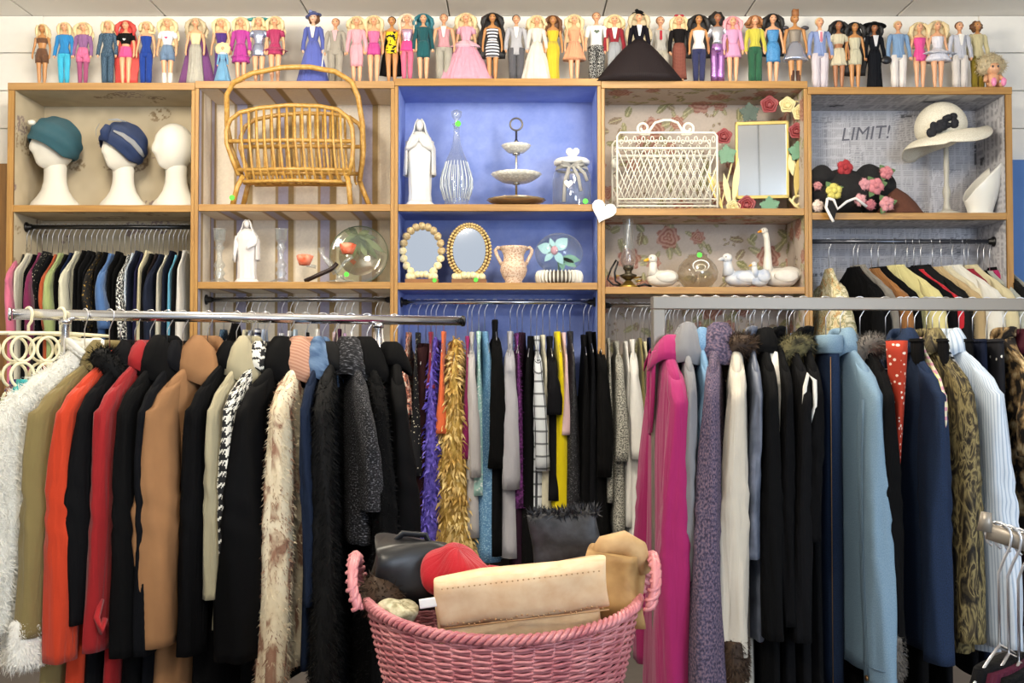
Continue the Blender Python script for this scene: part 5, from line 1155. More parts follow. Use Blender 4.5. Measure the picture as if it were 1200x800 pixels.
CO = [
 (99, -78, 'white shaggy long haired jacket', furWB, dict(L_=.92, W=.20, T=.046, slen=.72, collar='stand', fur=(20000, .026, .0015, furW, dict(droop=.45, jit=1.1)), sr=.085, send=.9)),
 (128, -66, 'olive tan coat with white fur cuffs', cloth('#857549', .85), dict(L_=1.12, T=.030, slen=.73, tg=1.3, cuff=(furW, 2600), sr=.072, send=.80)),
 (141, -54, 'orange red coat with black fur collar', cloth('#c23c1e', .9, 350, .35), dict(L_=1.16, T=.034, slen=.80, tg=1.2, collar='fur', cmat=furK, sr=.07, cfur=2600)),
 (158, -50, 'black wool coat between orange and red coats', BK[1], dict(L_=1.2, T=.026, slen=.70, sr=.07)),
 (176, -46, 'bright red coat with tie belt', cloth('#981a1e', .85), dict(L_=1.15, T=.026, slen=.78, collar='lapel', extra=belt_loop)),
 (196, -43, 'black coat beside the bright red coat', BK[0], dict(L_=1.2, T=.030, slen=.80, collar='big')),
 (214, -38, 'charcoal coat beside the tan suede coat', BK[3], dict(L_=1.2, W=.19, T=.022, slen=.80, collar='lapel')),
 (243, -48, 'tan suede coat with broad collar', suede, dict(L_=1.15, W=.205, T=.038, tg=1.4, slen=.78, collar='big', sr=.085, send=.8)),
 (277, -42, 'black coat between tan suede and cream coats', BK[2], dict(L_=1.2, W=.19, T=.030, slen=.82, collar='fold', sr=.075)),
 (294, -38, 'cream wool coat', cloth('#a89f82', .85), dict(L_=.85, W=.19, T=.022, slen=.66, collar='big')),
 (311, -36, 'black and white houndstooth jacket', hound, dict(L_=.76, W=.195, T=.026, slen=.70, collar='fold', sr=.07)),
 (339, -40, 'long black velvet coat with wide skirt', velv, dict(L_=1.05, W=.21, T=.042, tg=1.5, slen=.84, collar='big', sr=.075, send=1.5, flare=1.1, tflare=1.6)),
 (358, -28, 'cream and brown mottled fur coat with ribbed knit collar', patch, dict(L_=1.0, T=.040, slen=.93, collar='big', cmat=ribk, sr=.07, send=.92, fur=(5000, .014, .0014, patch, dict(droop=.7)))),
 (378, -18, 'navy jacket with blue denim collar', cloth('#1a2438', .9), dict(L_=1.0, T=.022, slen=.7, collar='big', cmat=pat('noise', 40, [(.35, '#3c5476'), (.7, '#6f88a6')], rough=.9))),
 (391, -12, 'long black fur coat', furK, dict(L_=1.2, T=.040, slen=.95, collar='fold', sr=.08, send=.95, fur=(6500, .02, .0015, furK, dict(droop=.7)))),
 (411, 14, 'dark speckled tweed jacket with wide short sleeves', tweedK, dict(L_=.62, T=.034, slen=.42, collar='big', sr=.072, send=1.15)),
 (430, 14, 'black boucle coat beside the rack post', tweedK if False else BK[0], dict(L_=1.2, T=.036, slen=.8, collar='big', sr=.07, fur=(4000, .012, .0015, furK, dict(droop=.2)))),
 (462, 6, 'black plush coat with small white tag beyond the rack post', velv, dict(L_=1.1, T=.040, slen=.65, collar='fold', extra=lambda t, n, W, T, f: MB().box(W+.045, W+.047, -.03, .0, -n-.42, -n-.36).build('white_tag', solid('#e6e6e2', .6), t, False))),
]
for hx, dx, d, mt, o in CO:
    h = on_rail(A1, B1, hx); h.z += Z1; yw = yaw_for(h, dx); neck = .125
    nm = 'fur_coat' if 'fur coat' in d else ('jacket' if 'jacket' in d else 'coat')
    coat(nm, d+' on the chrome rack', 'jacket' if nm == 'jacket' else 'coat', h, yw, neck, mt, G1, f=1, **o)
    hanger(h, yw, neck, Z1, .17, d, GH1)
# two cream ring hangers for scarves, hooked on the near end of the chrome rack
for k, (hx, dxp, nr_, lab) in enumerate(((33, -80, 4, 'cream plastic scarf ring hanger on the very end of the chrome rail'), (71, -74, 5, 'cream plastic scarf ring hanger next to the shaggy white jacket'))):
    h = on_rail(A1, B1, hx); h.z += Z1; yw = yaw_for(h, dxp); t = thing('ring_hanger', lab, 'hanger', h, yw-PI/2, 'scarf ring hangers')
    r = Z1+.004; MB().tube([(0, r*math.sin(a), r*math.cos(a)-Z1) for a in [math.radians(q) for q in range(-130, 91, 20)]]+[(0, r*.8, -Z1-.02), (0, 0, -.05), (0, 0, -.072)], .0048, 8).build('hook', CREAMP, t)
    MB().tube([(-.17, 0, -.078), (0, 0, -.072), (.17, 0, -.078)], .0055, 8).build('bar', CREAMP, t)
    for j in range(4):
        for i in range(3):
            cx = -.125+.083*j; cz = -.122-.078*i
            if i == 2 and j in (0, 3): continue
            MB().tube([(cx+.037*math.cos(a), 0, cz+.037*math.sin(a)) for a in [2*PI*q/20 for q in range(20)]], .0046, 7, True).build('ring', CREAMP, t)
    for j, (cx, cz, c1, c2, ln) in enumerate(((.125, -.20, '#3fa6a4', '#58bdb6', .30), (.04, -.20, '#1d2470', '#c78a2e', .42), (-.04, -.22, '#5a1d44', '#8a3a5e', .4))):
        q = body_mb(.0, ln, .03, .022, 1.4, 1.5, .15, 4, 5*j+k, 16, 8, .03, .012); o = q.build('scarf', pat('noise', 28, [(.45, c1), (.6, c2)], rough=.7)); 
        M_ = Matrix.Translation(h) @ Matrix.Rotation(yw-PI/2, 4, 'Z') @ Matrix.Translation((cx, 0, cz-.032+.02)); o.matrix_world = M_
        tag(o, [['turquoise scarf threaded through the end ring hanger', 'navy and gold scarf threaded through the end ring hanger', 'plum scarf threaded through the end ring hanger'], ['turquoise scarf threaded through the ring hanger by the shaggy jacket', 'navy and gold scarf threaded through the ring hanger by the shaggy jacket', 'plum scarf threaded through the ring hanger by the shaggy jacket']][k][j], 'scarf', 'scarves on the ring hangers')
# ------------------------------------------------------------------ the square tube rack
Y2 = 3.40; A2 = P(771, 355, Y2); B2 = Vector((2.05, 3.52, A2.z)); TW = .021
t = thing('garment_rack', 'square steel tube garment rack with pink coat at its end', 'garment rack', (A2.x, A2.y, 0))
def r2(v): return Vector(v)-Vector((A2.x, A2.y, 0))
d2 = (B2-A2).normalized(); an2 = math.atan2(d2.y, d2.x); len2 = (B2-A2).length; R2 = Matrix.Rotation(an2, 4, 'Z')
bevel(MB().box(-TW, len2+TW, -TW, TW, A2.z-TW, A2.z+TW).xf(R2).build('rail', STEEL, t, False), .003)
for x in (0, len2):
    bevel(MB().box(x-TW+.0005, x+TW-.0005, -TW+.0005, TW-.0005, .05, A2.z-TW).xf(R2).build('post', STEEL, t, False), .003)
    bevel(MB().box(x-TW, x+TW, -.28, .28, .02, .05).xf(R2).build('foot_bar', STEEL, t, False), .003)
    for s in (-1, 1): MB().tube([(x-.012, .26*s, .012), (x+.012, .26*s, .012)], .012, 10).xf(R2).build('glide', BLACKP, t)
tweedP = pat('noise', 160, [(.40, '#383244'), (.5, '#524a60'), (.62, '#77626e')], st=(1, .7), detail=4, rough=.95, bump=.5)
denimL = pat('noise', 420, [(.3, '#647f94'), (.7, '#8099ab')], st=(1, .6), detail=4, rough=.9, bump=.25); denimD = pat('noise', 420, [(.3, '#111d31'), (.7, '#1e3150')], st=(1, .6), detail=4, rough=.9, bump=.25); denimM = pat('noise', 420, [(.3, '#5a7d9f'), (.7, '#7ea0bd')], st=(1, .6), detail=4, rough=.9, bump=.25)
camo = pat('noise', 16, [(.36, '#17130d'), (.46, '#4d432c'), (.54, '#8a7c52'), (.62, '#2c2416')], st=(1.6, .55), detail=4, dist=2.2, rough=.7, bump=.2)
pin = stripes('#c9d3de', '#9fb0c4', .012, .35, 0); zeb = stripes('#e4e4e2', '#141416', .022, .5, 1); redfl = pat('vor', 55, [(.18, '#ead8c8'), (.26, '#a8341e')], const=True, rough=.8, bump=0)
pastel = stripes('#d8cfae', '#c98a9c', .03, .4, 1, '#b8bc5a', .3); spot = pat('noise', 18, [(.45, '#1d1713'), (.55, '#8a6f4a'), (.66, '#c8b48e')], rough=.9, bump=.2)
OLIVEF = pat('noise', 40, [(.4, '#27251a'), (.6, '#6b6444')], rough=.9)
def white_ruffle(t, n, W, T, f):
    m = MB(); m.tube([(W*.5, f*T*1.15, -n-.05), (W*.75, f*T*1.3, -n-.16), (W*.9, f*T*1.4, -n-.30), (W*1.05, f*T*1.3, -n-.36)], [.014, .024, .026, .010], 8, flat=.5); m.build('white_ruffle', cloth('#e2dfd6', .8), t)
def white_loop(t, n, W, T, f):
    MB().tube([(W+.05, f*T, -n-.12), (W+.062, f*T*1.4, -n-.16), (W+.068, f*T*1.6, -n-.24), (W+.066, f*T*1.0, -n-.28), (W+.066, f*T*.4, -n-.22), (W+.058, f*T*.4, -n-.14)], .007, 6, True).tube([(W+.068, f*T*1.6, -n-.24), (W+.07, f*T*1.8, -n-.33)], .006, 6).build('white_loop', cloth('#e6e3da', .8), t)
def jacket_seams(t, n, W, T, f):
    st = solid('#5f7688', .8, name='seam_ridge'); z0 = -n-.105*.8
    def sy(g_): return f*(T*np.interp(g_, [0, .2, .5, 1], [.74, .95, 1.0, .92])*1.04+.02*math.sin(g_*PI*.6)+.002)
    for dx_ in (.018, .026): MB().tube([(W+dx_+.07*g_, sy(g_), z0-.10-.88*g_) for g_ in np.linspace(.02, .98, 12)], .0016, 5).build('seam', st, t)
    MB().tube([(W+.09+.066*math.cos(a), f*.018+T*1.03*math.sin(a), z0-.93) for a in [2*PI*k/20 for k in range(20)]], .003, 6, True).build('cuff_seam', st, t)
    MB().tube([(W+.09, sy(.99)+f*.004, z0-.965), (W+.09, sy(.99)+f*.009, z0-.965)], .009, 10).build('button', solid('#8a6a44', .3, .8, name='brass_button'), t)
G2 = 'clothes on the square steel rack'; GH2 = 'hangers on the square steel rack'
CR = [
 (780, 14, 'hot pink wool coat', cloth('#9e2160', .85, 500, .25, .08), dict(L_=1.24, W=.20, T=.046, slen=1.02, collar='lapel', sr=.07, send=1.0, tflare=1.35, tg=1.1, splay=.03)),
 (802, 8, 'grey blazer with turned collar', cloth('#7c7c80', .85), dict(L_=.98, T=.026, slen=.66, collar='big', waist=.93)),
 (818, 12, 'faded light denim shirt', denimM, dict(L_=.7, T=.026, slen=.35, collar='fold')),
 (839, -4, 'purple tweed coat', tweedP, dict(L_=1.1, W=.235, T=.036, slen=.99, collar='big', sr=.07, send=1.35, tg=1.6)),
 (862, 2, 'cream coat with brown fur collar and cuffs', cloth('#c6bdad', .85), dict(L_=1.15, W=.21, T=.042, tg=1.25, slen=.88, collar='fur', cmat=furBr, cuff=(furBr, 1800), sr=.078, send=.9, cfur=2600)),
 (879, 8, 'slate grey satin blouse', pat('noise', 12, [(.3, '#3e4450'), (.7, '#6a7080')], rough=.45), dict(L_=.95, T=.022, slen=.6, collar='stand')),
 (893, 10, 'black coat beside the cream fur trimmed coat', BK[0], dict(L_=1.2, T=.032, slen=.84, collar='lapel', sr=.072)),
 (911, 12, 'black dress with white ruffled front', BK[2], dict(L_=1.2, T=.024, slen=.80, collar='stand', extra=white_ruffle)),
 (925, 16, 'black coat with mottled olive fur collar', BK[1], dict(L_=1.2, T=.030, slen=.85, collar='fur', cmat=OLIVEF, sr=.07)),
 (942, 14, 'black dress with hanging white loop tie', BK[2], dict(L_=1.2, T=.030, slen=.55, collar='stand', extra=white_loop)),
 (985, 34, 'light blue denim jacket', denimL, dict(L_=1.05, T=.036, slen=1.0, collar='fold', sr=.078, send=.85, extra=jacket_seams)),
 (1008, 26, 'black coat with grey fur collar and cuffs', BK[0], dict(L_=1.2, T=.036, slen=.88, collar='fur', cmat=furG, cuff=(furG, 1600), sr=.075)),
 (1056, 36, 'dark indigo denim coat', denimD, dict(L_=1.0, T=.036, slen=.92, collar='fold', sr=.075, slope=.11)),
 (1072, 26, 'pastel plaid dress', pastel, dict(L_=.95, T=.018, slen=.25, collar=None, slope=.11)),
 (1086, 40, 'brown feather print jacket with black front', camo, dict(L_=1.0, T=.040, slen=.86, collar='fold', sr=.074)),
 (1101, 30, 'black and white striped top', zeb, dict(L_=.6, W=.165, T=.015, slen=.25, collar=None)),
 (1109, 48, 'pale blue pinstriped shirt', pin, dict(L_=1.0, T=.034, slen=.88, collar='fold', sr=.085, send=.95)),
 (1176, 34, 'black spotted brown plush top', spot, dict(L_=.7, T=.035, slen=.3, collar='stand')),
 (1196, 30, 'burgundy velvet jacket', cloth('#3a0d1a', .7), dict(L_=.95, T=.035, slen=.7, collar='fold')),
]
for hx, dx, d, mt, o in CR:
    h = on_rail(A2, B2, hx); h.z += TW; yw = yaw_for(h, dx); neck = .135 if hx > 790 else .16
    nm = 'coat' if 'coat' in d else ('jacket' if 'jacket' in d or 'blazer' in d else ('dress' if 'dress' in d else 'shirt'))
    coat(nm, d+' on the square steel rack', nm, h, yw, neck, mt, G2, f=-1, **o)
    hanger(h, yw, neck, TW, .17, d, GH2)
# trousers and narrow pieces clipped to hangers on the same rack
def trousers_on(hx, dx, d, mt, L_, band=None, W=.10, T=.03, seam=None, name='trousers', cat='trousers'):
    h = on_rail(A2, B2, hx); h.z += TW; yw = yaw_for(h, dx); neck = .14; t = thing(name, d+' on the square steel rack', cat, h, yw-PI/2, G2)
    m = body_mb(neck, L_, W, T, 1.0, 1.0, .06, 3, int(hx), 24, 14, .012, W*.94); bo = m.build('legs', mt, t)
    if band: MB().loft([ring(0, 0, -neck-z, W*q, T*q2, 24, 0, 8, 0, .8) for z, q, q2 in ((-.012, 1.02, 1.0), (-.01, 1.08, 1.15), (.045, 1.08, 1.2), (.05, 1.0, 1.0))], True, True, True).build('waistband', band, t)
    if seam:
        MB().tube([(W*1.0, -T*.3, -neck-.06), (W*1.0, -T*.3, -neck-L_)], .0014, 5).build('seam', seam, t); MB().box(W*.2, W*.85, -T*1.06-.003, -T*1.06, -neck-.26, -neck-.12).build('back_pocket', mt, t, False)
        MB().tube([(W*.2, -T*1.2, -neck-.12), (W*.85, -T*1.2, -neck-.12)], .002, 5).build('pocket_stitch', seam, t)
    hg = hanger(h, yw, neck, TW, .12, d, GH2); return t
trousers_on(968, 16, 'dark blue jeans with pale turned waistband', denimD, 1.15, denimL, .12, .038, solid('#7d6038', .7))
trousers_on(1064, 22, 'long black skirt under the indigo denim coat', BK[0], 1.36, None, .15, .03, name='skirt', cat='skirt')
trousers_on(1093, 24, 'long black velvet trousers under the feather print jacket', BK[1], 1.36, None, .15, .022)
trousers_on(1124, 26, 'black trousers beside the pinstriped shirt', BK[2], 1.1, None, .12, .022)
trousers_on(1140, 26, 'navy trousers beside black trousers', cloth('#151b2c', .9), 1.1, None, .12, .022)
trousers_on(1157, 26, 'black skirt with white sprigs', pat('vor', 30, [(.1, '#d8d4c8'), (.14, '#15151a')], const=True, rough=.9, bump=0), 1.0, None, .14, .024, name='skirt', cat='skirt')
h = on_rail(A2, B2, 1038); h.z += TW; yw = yaw_for(h, 14); t = thing('scarf', 'red and white floral scarf hanging to a point on the square steel rack', 'scarf', h, yw-PI/2, G2)
m = MB(); rows = []
for i in range(14):
    g = i/13; w_ = np.interp(g, [0, .05, .3, 1], [.06, .075, .06, .004]); rows.append(ring(.19, -.0, -.15-.44*g, w_, .03*(1-g)+.004, 16, .06, 4, g*3))
m.loft(rows, True, True, True).build('scarf_drape', redfl, t); hanger(h, yw, .135, TW, .17, 'red floral scarf', GH2)
# ------------------------------------------------------------------ clothes on the wall rails
RR = .0115
def wall_rows(bay, rows, where, gname, neck, defaults):
    il, ir, y, z, xc = RAILS[bay]; A = Vector((xc+il, y, z)); B = Vector((xc+ir, y, z))
    for row in rows:
        hx, dx, d, mt = row[:4]; o = dict(defaults); o.update(row[4] if len(row) > 4 else {}); h = on_rail(A, B, hx); yw = yaw_for(h, dx, o.get('W', .18)); nk = o.pop('neck', neck+.012*math.sin(hx*1.7))
        nm = o.pop('nm', 'top'); grp = o.pop('grp', gname); fu = o.pop('fur', None)
        g = simple(nm, d+' '+where, nm, h, yw, nk, mt, grp, **o)
        if fu:
            mb = MB(); mb.v = [tuple(v.co) for v in g.data.vertices]; mb.f = [tuple(p.vertices) for p in g.data.polygons]
            fuzz(mb, g, fu[0], fu[1], fu[2], fu[3], int(hx), fu[4], **fu[5])
        hanger(h, yw, nk, RR, .16, d, 'hangers '+where)
def c_(x, **k): return cloth(x, .85, **k)
bkp = pat('vor', 60, [(.12, '#c8c0a8'), (.2, '#141416')], const=True, rough=.9, bump=0); bkg = pat('noise', 60, [(.55, '#141210'), (.62, '#9a7a34')], const=True, rough=.8, bump=0)
leo = pat('noise', 70, [(.48, '#16161a'), (.52, '#dcdcd6')], const=True, rough=.8, bump=0); prt = pat('noise', 45, [(.4, '#2c2b30'), (.52, '#b56a52'), (.62, '#d8d0bc'), (.72, '#4c6a68')], rough=.8, bump=0)
R1 = [
 (25, -15, 'pink top at the wall end', c_('#c86a86'), dict(slen=.35)), (30, -15, 'black and cream striped top', stripes('#d8d0b8', '#161616', .05, .5, 0)), (35, -20, 'white cotton top', c_('#cdc8b6')),
 (42, -16, 'black velvet vest', BK[2]), (48, -14, 'magenta wine blouse', c_('#6d1f47'), dict(slen=.35)), (54, -18, 'white sprigged black top', bkp), (60, -18, 'charcoal ribbed top', BK[3]),
 (67, -16, 'rust orange blouse', c_('#a04a26'), dict(slen=.3)), (72, -16, 'pale sage green shirt', c_('#97a56c'), dict(slen=.35, T=.024)), (79, -17, 'black top beside the sage shirt', BK[0]), (85, -16, 'light blue lined navy top', c_('#16203a')),
 (92, -18, 'ivory long sleeved blouse', c_('#c5c3ae'), dict(slen=.4, T=.022)), (99, -14, 'black jersey top beside the ivory blouse', BK[2]), (106, -16, 'black satin top', c_('#0f0f12', rough=.4) if False else BK[1]), (112, -17, 'grey edged black cardigan', BK[3]),
 (118, -16, 'black blouse with gold print', bkg, dict(slen=.3)), (124, -15, 'black sheer top', BK[0]), (131, -14, 'mid blue denim top', c_('#46689a'), dict(slen=.3, T=.03)), (139, -14, 'plain black tee', BK[2]), (145, -15, 'black long sleeved tee', BK[0]),
 (152, -12, 'animal print blouse', leo, dict(slen=.35)), (157, -12, 'pale blue print blouse', pat('noise', 50, [(.4, '#8ea2b8'), (.6, '#d6dbe0')], rough=.8)), (162, -14, 'navy jersey top', c_('#171c2c')), (168, -12, 'violet trimmed navy top', c_('#1d1c38')),
 (173, -12, 'cream knit vest', c_('#c6bd9c'), dict(T=.022)), (179, -14, 'black knit vest beside the cream vest', BK[1]), (185, -14, 'coral edged black top', c_('#1a1212')), (190, -16, 'cream edged navy jacket', c_('#1a2030'), dict(slen=.4)),
 (197, -14, 'ivory panelled blouse', c_('#b9b6a6'), dict(T=.018)), (202, -13, 'midnight blue top', c_('#131827')), (208, -12, 'sky blue silk top', c_('#5b9cb8')), (213, -12, 'black end top with white shoulder', BK[2]), (217, -10, 'white satin top beside the upright', c_('#c9c6c0'), dict(T=.024))]
wall_rows(0, R1, 'on the rail under the mannequin heads', 'tops under the mannequin heads', .145, dict(L_=.75, W=.175, T=.020, slope=.10))
WHT = c_('#d9d7d2')
R2_ = [(262, -12, 'navy print top', print_navy), (276, -14, 'black halter top', BK[0], dict(neck=.13)), (288, -10, 'cream lace top', c_('#b9b398')), (294, -8, 'silver sequin top', pat('vor', 90, [(.2, '#b8bcc8'), (.7, '#5a6070')], rough=.35)), (302, -8, 'navy striped top', stripes('#d6d8dc', '#232c4c', .03, .5, 1)), (310, -8, 'grey blue blouse', c_('#8f9cb2')),
 (330, -6, 'white blouse with navy edge', stripes('#e0e2e6', '#27335c', .09, .25, 0)), (340, -6, 'white cotton blouse', WHT), (346, -4, 'pale blue blouse', c_('#a8bacb')), (360, -3, 'black camisole', BK[2]), (372, -3, 'sheer white camisole', WHT),
 (392, -3, 'pale pink top', c_('#d4b0b4')), (398, -3, 'aubergine top', c_('#3b1a34')), (404, 0, 'lilac top', c_('#a58aa6')), (412, 0, 'white frilled top', WHT), (440, 4, 'blush satin slip', c_('#cdb7ac')), (446, 6, 'plain white tunic', c_('#e2e0dc'), dict(W=.16))]
wall_rows(1, R2_, 'on the rail under the candlesticks', 'tops under the candlesticks', .17, dict(L_=.8, W=.17, T=.022, slope=.11))
gold = pat('noise', 22, [(.35, '#8a6a24'), (.6, '#c9a858'), (.75, '#e4d29a')], rough=.6, bump=.3); gold2 = pat('noise', 8, [(.35, '#b59048'), (.7, '#e2cd92')], rough=.55, bump=0)
viol = pat('noise', 40, [(.35, '#2c2470'), (.65, '#6a5cc0')], rough=.6, bump=.5); violf = solid('#5a4cb4', .5, name='violet_yarn')
spk = pat('vor', 140, [(.1, '#b8d4e4'), (.3, '#6f9cc0'), (.7, '#547fa8')], rough=.4, bump=.4); spkk = pat('vor', 140, [(.1, '#8a8a90'), (.25, '#2a2a2e'), (.7, '#17171a')], rough=.45, bump=.4)
plm = pat('noise', 60, [(.4, '#3a1440'), (.65, '#7c3a84')], rough=.8, bump=.6); plaidw = stripes('#c6ccd2', '#2a2c34', .06, .16, 0, '#2a2c34', .16)
R3 = [(479, -6, 'multicoloured print blouse', prt, dict(L_=.8, slen=.3)), (490, -4, 'black print skirt', bkp, dict(L_=.7)), (499, -6, 'dark plum long skirt', c_('#2a1416'), dict(L_=1.05, nm='skirt', T=.05, W=.14, slope=.02, nw=.13, neck=.22)),
 (505, -1, 'wine red waistcoat', c_('#7a1f38'), dict(L_=.28)), (511, -6, 'violet yarn crochet long dress', viol, dict(L_=1.12, T=.046, tflare=1.7, nm='dress', neck=.20, fur=(2600, .026, .005, violf, 'yarn_loops', dict(droop=.7, jit=.8, flat=True)))), (520, -3, 'coral orange blouse', c_('#d8683c'), dict(L_=.5, T=.028)),
 (534, -2, 'gold ruffled shaggy long dress', gold, dict(L_=1.16, T=.075, tflare=1.8, nm='dress', neck=.20, flare=1.05, fur=(4200, .04, .006, gold2, 'ruffle_petals', dict(droop=.8, jit=.7, flat=True)))), (548, 0, 'magenta silk top', c_('#8a1f5e'), dict(L_=.6)), (553, 0, 'pale grey long cardigan', c_('#b6b3b4'), dict(L_=1.0, slen=.6)),
 (561, 0, 'mint lace top', pat('vor', 70, [(.15, '#eef2ee'), (.4, '#9cc4be')], rough=.8, bump=.3), dict(L_=.8)), (568, 6, 'sparkling ice blue evening gown', spk, dict(L_=1.12, T=.055, tflare=1.6, nm='dress')), (580, 2, 'black hooded long cardigan', BK[0], dict(L_=1.15, T=.045, slen=.62, tflare=1.3, neck=.10)),
 (598, -1, 'silver grey long coat', c_('#a9a9b2'), dict(L_=1.1, T=.046, slen=.66, nm='coat', tflare=1.5)), (606, 2, 'fuzzy purple cardigan', plm, dict(L_=.85, T=.034, fur=(1400, .014, .0022, plm, 'fuzz', dict(droop=.3)))), (612, -8, 'dark aubergine long dress', c_('#2a1626'), dict(L_=1.25, nm='dress')),
 (622, -4, 'black long dress with gold beads', BK[0], dict(L_=1.18, T=.05, nm='dress', tflare=1.4)), (629, 2, 'white and black plaid shirt dress', plaidw, dict(L_=.98, T=.036, slen=.55, nm='dress')), (636, 4, 'cream long dress', c_('#c9c4ae'), dict(L_=1.08, T=.03, nm='dress')),
 (644, 4, 'black satin puff sleeved blouse', c_('#121216'), dict(L_=.8, slen=.28, T=.04)), (653, 5, 'bright yellow long dress', c_('#d8c400', var=.05), dict(L_=1.05, T=.046, nm='dress')), (660, 4, 'pale pink slip', c_('#d8b8bc'), dict(L_=.5)), (668, 5, 'black sparkling long top', spkk, dict(L_=.95, T=.034)),
 (684, 4, 'black long dress beside the sparkling top', BK[2], dict(L_=1.1, T=.034, nm='dress')), (690, 6, 'black beaded dress', BK[3], dict(L_=1.1, T=.03, nm='dress')), (698, 8, 'black long coat beside the upright', BK[0], dict(L_=1.2, T=.04, nm='coat', slen=.6, tflare=1.4))]
wall_rows(2, R3, 'on the rail under the oval mirrors', 'long dresses under the oval mirrors', .17, dict(L_=.95, W=.175, T=.030, slope=.13, tflare=1.5, folds=.14))
twd = pat('noise', 140, [(.4, '#4a4a46'), (.6, '#b9b7ac')], rough=.9, bump=.4)
R4 = [(713, 2, 'mottled grey blouse', twd, dict(L_=.8)), (722, 4, 'grey and white tweed jacket', twd, dict(L_=.95, slen=.5, T=.034, nm='jacket')), (733, 4, 'white silk blouse', WHT, dict(L_=.9)), (741, 2, 'long white dress beside the steel post', WHT, dict(L_=1.15, T=.036, nm='dress', slen=.5)), (750, 4, 'khaki long skirt', c_('#7d7346'), dict(L_=1.1, nm='skirt')), (755, 5, 'cream silk dress', c_('#cfc6a2'), dict(L_=.9, nm='dress')), (761, 4, 'navy polo top', c_('#1a2038')),
 (779, 4, 'white sleeveless top', WHT), (785, 4, 'black knit beside the coral top', BK[1]), (789, 3, 'dark grey vest', BK[3]), (794, 4, 'coral red blouse', c_('#c24a36'), dict(T=.03, neck=.155)), (803, 4, 'slate cotton top', c_('#6a6e78')), (811, 5, 'black and white trimmed top', leo), (817, 6, 'white lace blouse', WHT), (824, 5, 'pink flowered blouse', pat('vor', 60, [(.15, '#c2566a'), (.25, '#ddd2cc')], const=True, rough=.8)), (832, 5, 'beige pleated top', c_('#b09c80')),
 (848, 6, 'butter yellow cardigan', c_('#d3c690'), dict(T=.034, slen=.3, neck=.15)), (858, 6, 'brown striped blouse', stripes('#8a6a4a', '#3e2e22', .03, .5, 0)), (866, 6, 'plain brown top', c_('#3c2e24')), (875, 10, 'turquoise and amber silk scarf top', pat('noise', 14, [(.4, '#2f9a8a'), (.5, '#c98a2e'), (.62, '#d8cfa0')], rough=.6), dict(T=.03, neck=.13)), (884, 8, 'mustard blouse', c_('#a87a2a')), (893, 8, 'orange floral blouse', pat('vor', 45, [(.2, '#e0b48a'), (.32, '#d24a22')], const=True, rough=.8), dict(T=.04, neck=.15)), (901, 8, 'salmon pink blouse', c_('#d0685a'), dict(neck=.15)),
 (912, 14, 'turquoise blue shirt', c_('#4fb0d4'), dict(T=.045, slen=.3, neck=.15)), (922, 12, 'pale aqua shirt', c_('#9fd0dc')), (931, 16, 'cornflower blue shirt', c_('#5f86cc'), dict(T=.04, slen=.3, neck=.15)), (940, 10, 'navy cardigan beside the upright', c_('#1c2436'))]
wall_rows(3, R4, 'on the rail under the white ducks', 'clothes under the white ducks', .18, dict(L_=1.0, W=.175, T=.024, slope=.10))
crf = pat('noise', 16, [(.42, '#d8d0b4'), (.5, '#7d7a4e'), (.54, '#d6cba4'), (.62, '#b08a5a')], dist=1.5, rough=.8, bump=0)
R5 = [(972, 14, 'cream floral print blouse', crf, dict(T=.07, slen=.35, neck=.15, W=.19)), (1001, 28, 'black jacket with grey fur collar', BK[2], dict(T=.05, slen=.5, neck=.14, nm='jacket', W=.2)), (1006, 34, 'grey suede jacket', c_('#7d7870'), dict(slen=.5, nm='jacket', neck=.13)), (1022, 36, 'tan brown jacket', c_('#8d5f34'), dict(slen=.5, T=.034, nm='jacket')), (1030, 38, 'black blazer beside the tan jacket', BK[0], dict(slen=.5, nm='jacket')), (1050, 44, 'pale yellow jacket', c_('#cfc58a'), dict(T=.042, slen=.5, nm='jacket', neck=.13, W=.2)),
 (1064, 44, 'black blazer beside the red jacket', BK[1], dict(slen=.5, nm='jacket')), (1072, 44, 'bright red jacket', c_('#b8202c'), dict(slen=.5, nm='jacket', T=.03)), (1080, 44, 'black fur jacket', furK, dict(slen=.5, nm='jacket', T=.04, neck=.13, fur=(1200, .014, .0024, furK, 'fur', dict(droop=.4)))), (1094, 46, 'beige and cream jacket', c_('#b59c72'), dict(slen=.5, nm='jacket', T=.03, neck=.14)), (1104, 46, 'ivory jacket with gold lining', c_('#cdc3a6'), dict(slen=.5, nm='jacket', T=.03)), (1117, 46, 'white linen jacket', c_('#d9d6cc'), dict(slen=.5, nm='jacket', T=.042, neck=.13, W=.2)),
 (1131, 44, 'dark red trimmed white jacket', c_('#8a1c30'), dict(slen=.5, nm='jacket')), (1136, 42, 'cream beige long jacket', c_('#c9bd98'), dict(slen=.5, nm='jacket', T=.036, neck=.13)), (1147, 40, 'black camisole with white trim', BK[0]), (1154, 40, 'pale grey green jacket', c_('#a9aca2'), dict(slen=.5, nm='jacket', T=.03)), (1161, 38, 'cerise edged white top', c_('#b02a60')), (1168, 34, 'black shaggy fur jacket at the rail end', furK, dict(slen=.5, nm='jacket', T=.045, neck=.14, fur=(1500, .018, .0024, furK, 'fur', dict(droop=.3)))), (1175, 34, 'light grey jersey jacket', c_('#8d8d86'), dict(slen=.5, nm='jacket'))]
wall_rows(4, R5, 'on the rail under the brown felt hat', 'jackets under the newspaper papered shelf', .15, dict(L_=1.15, W=.185, T=.024, slope=.11))
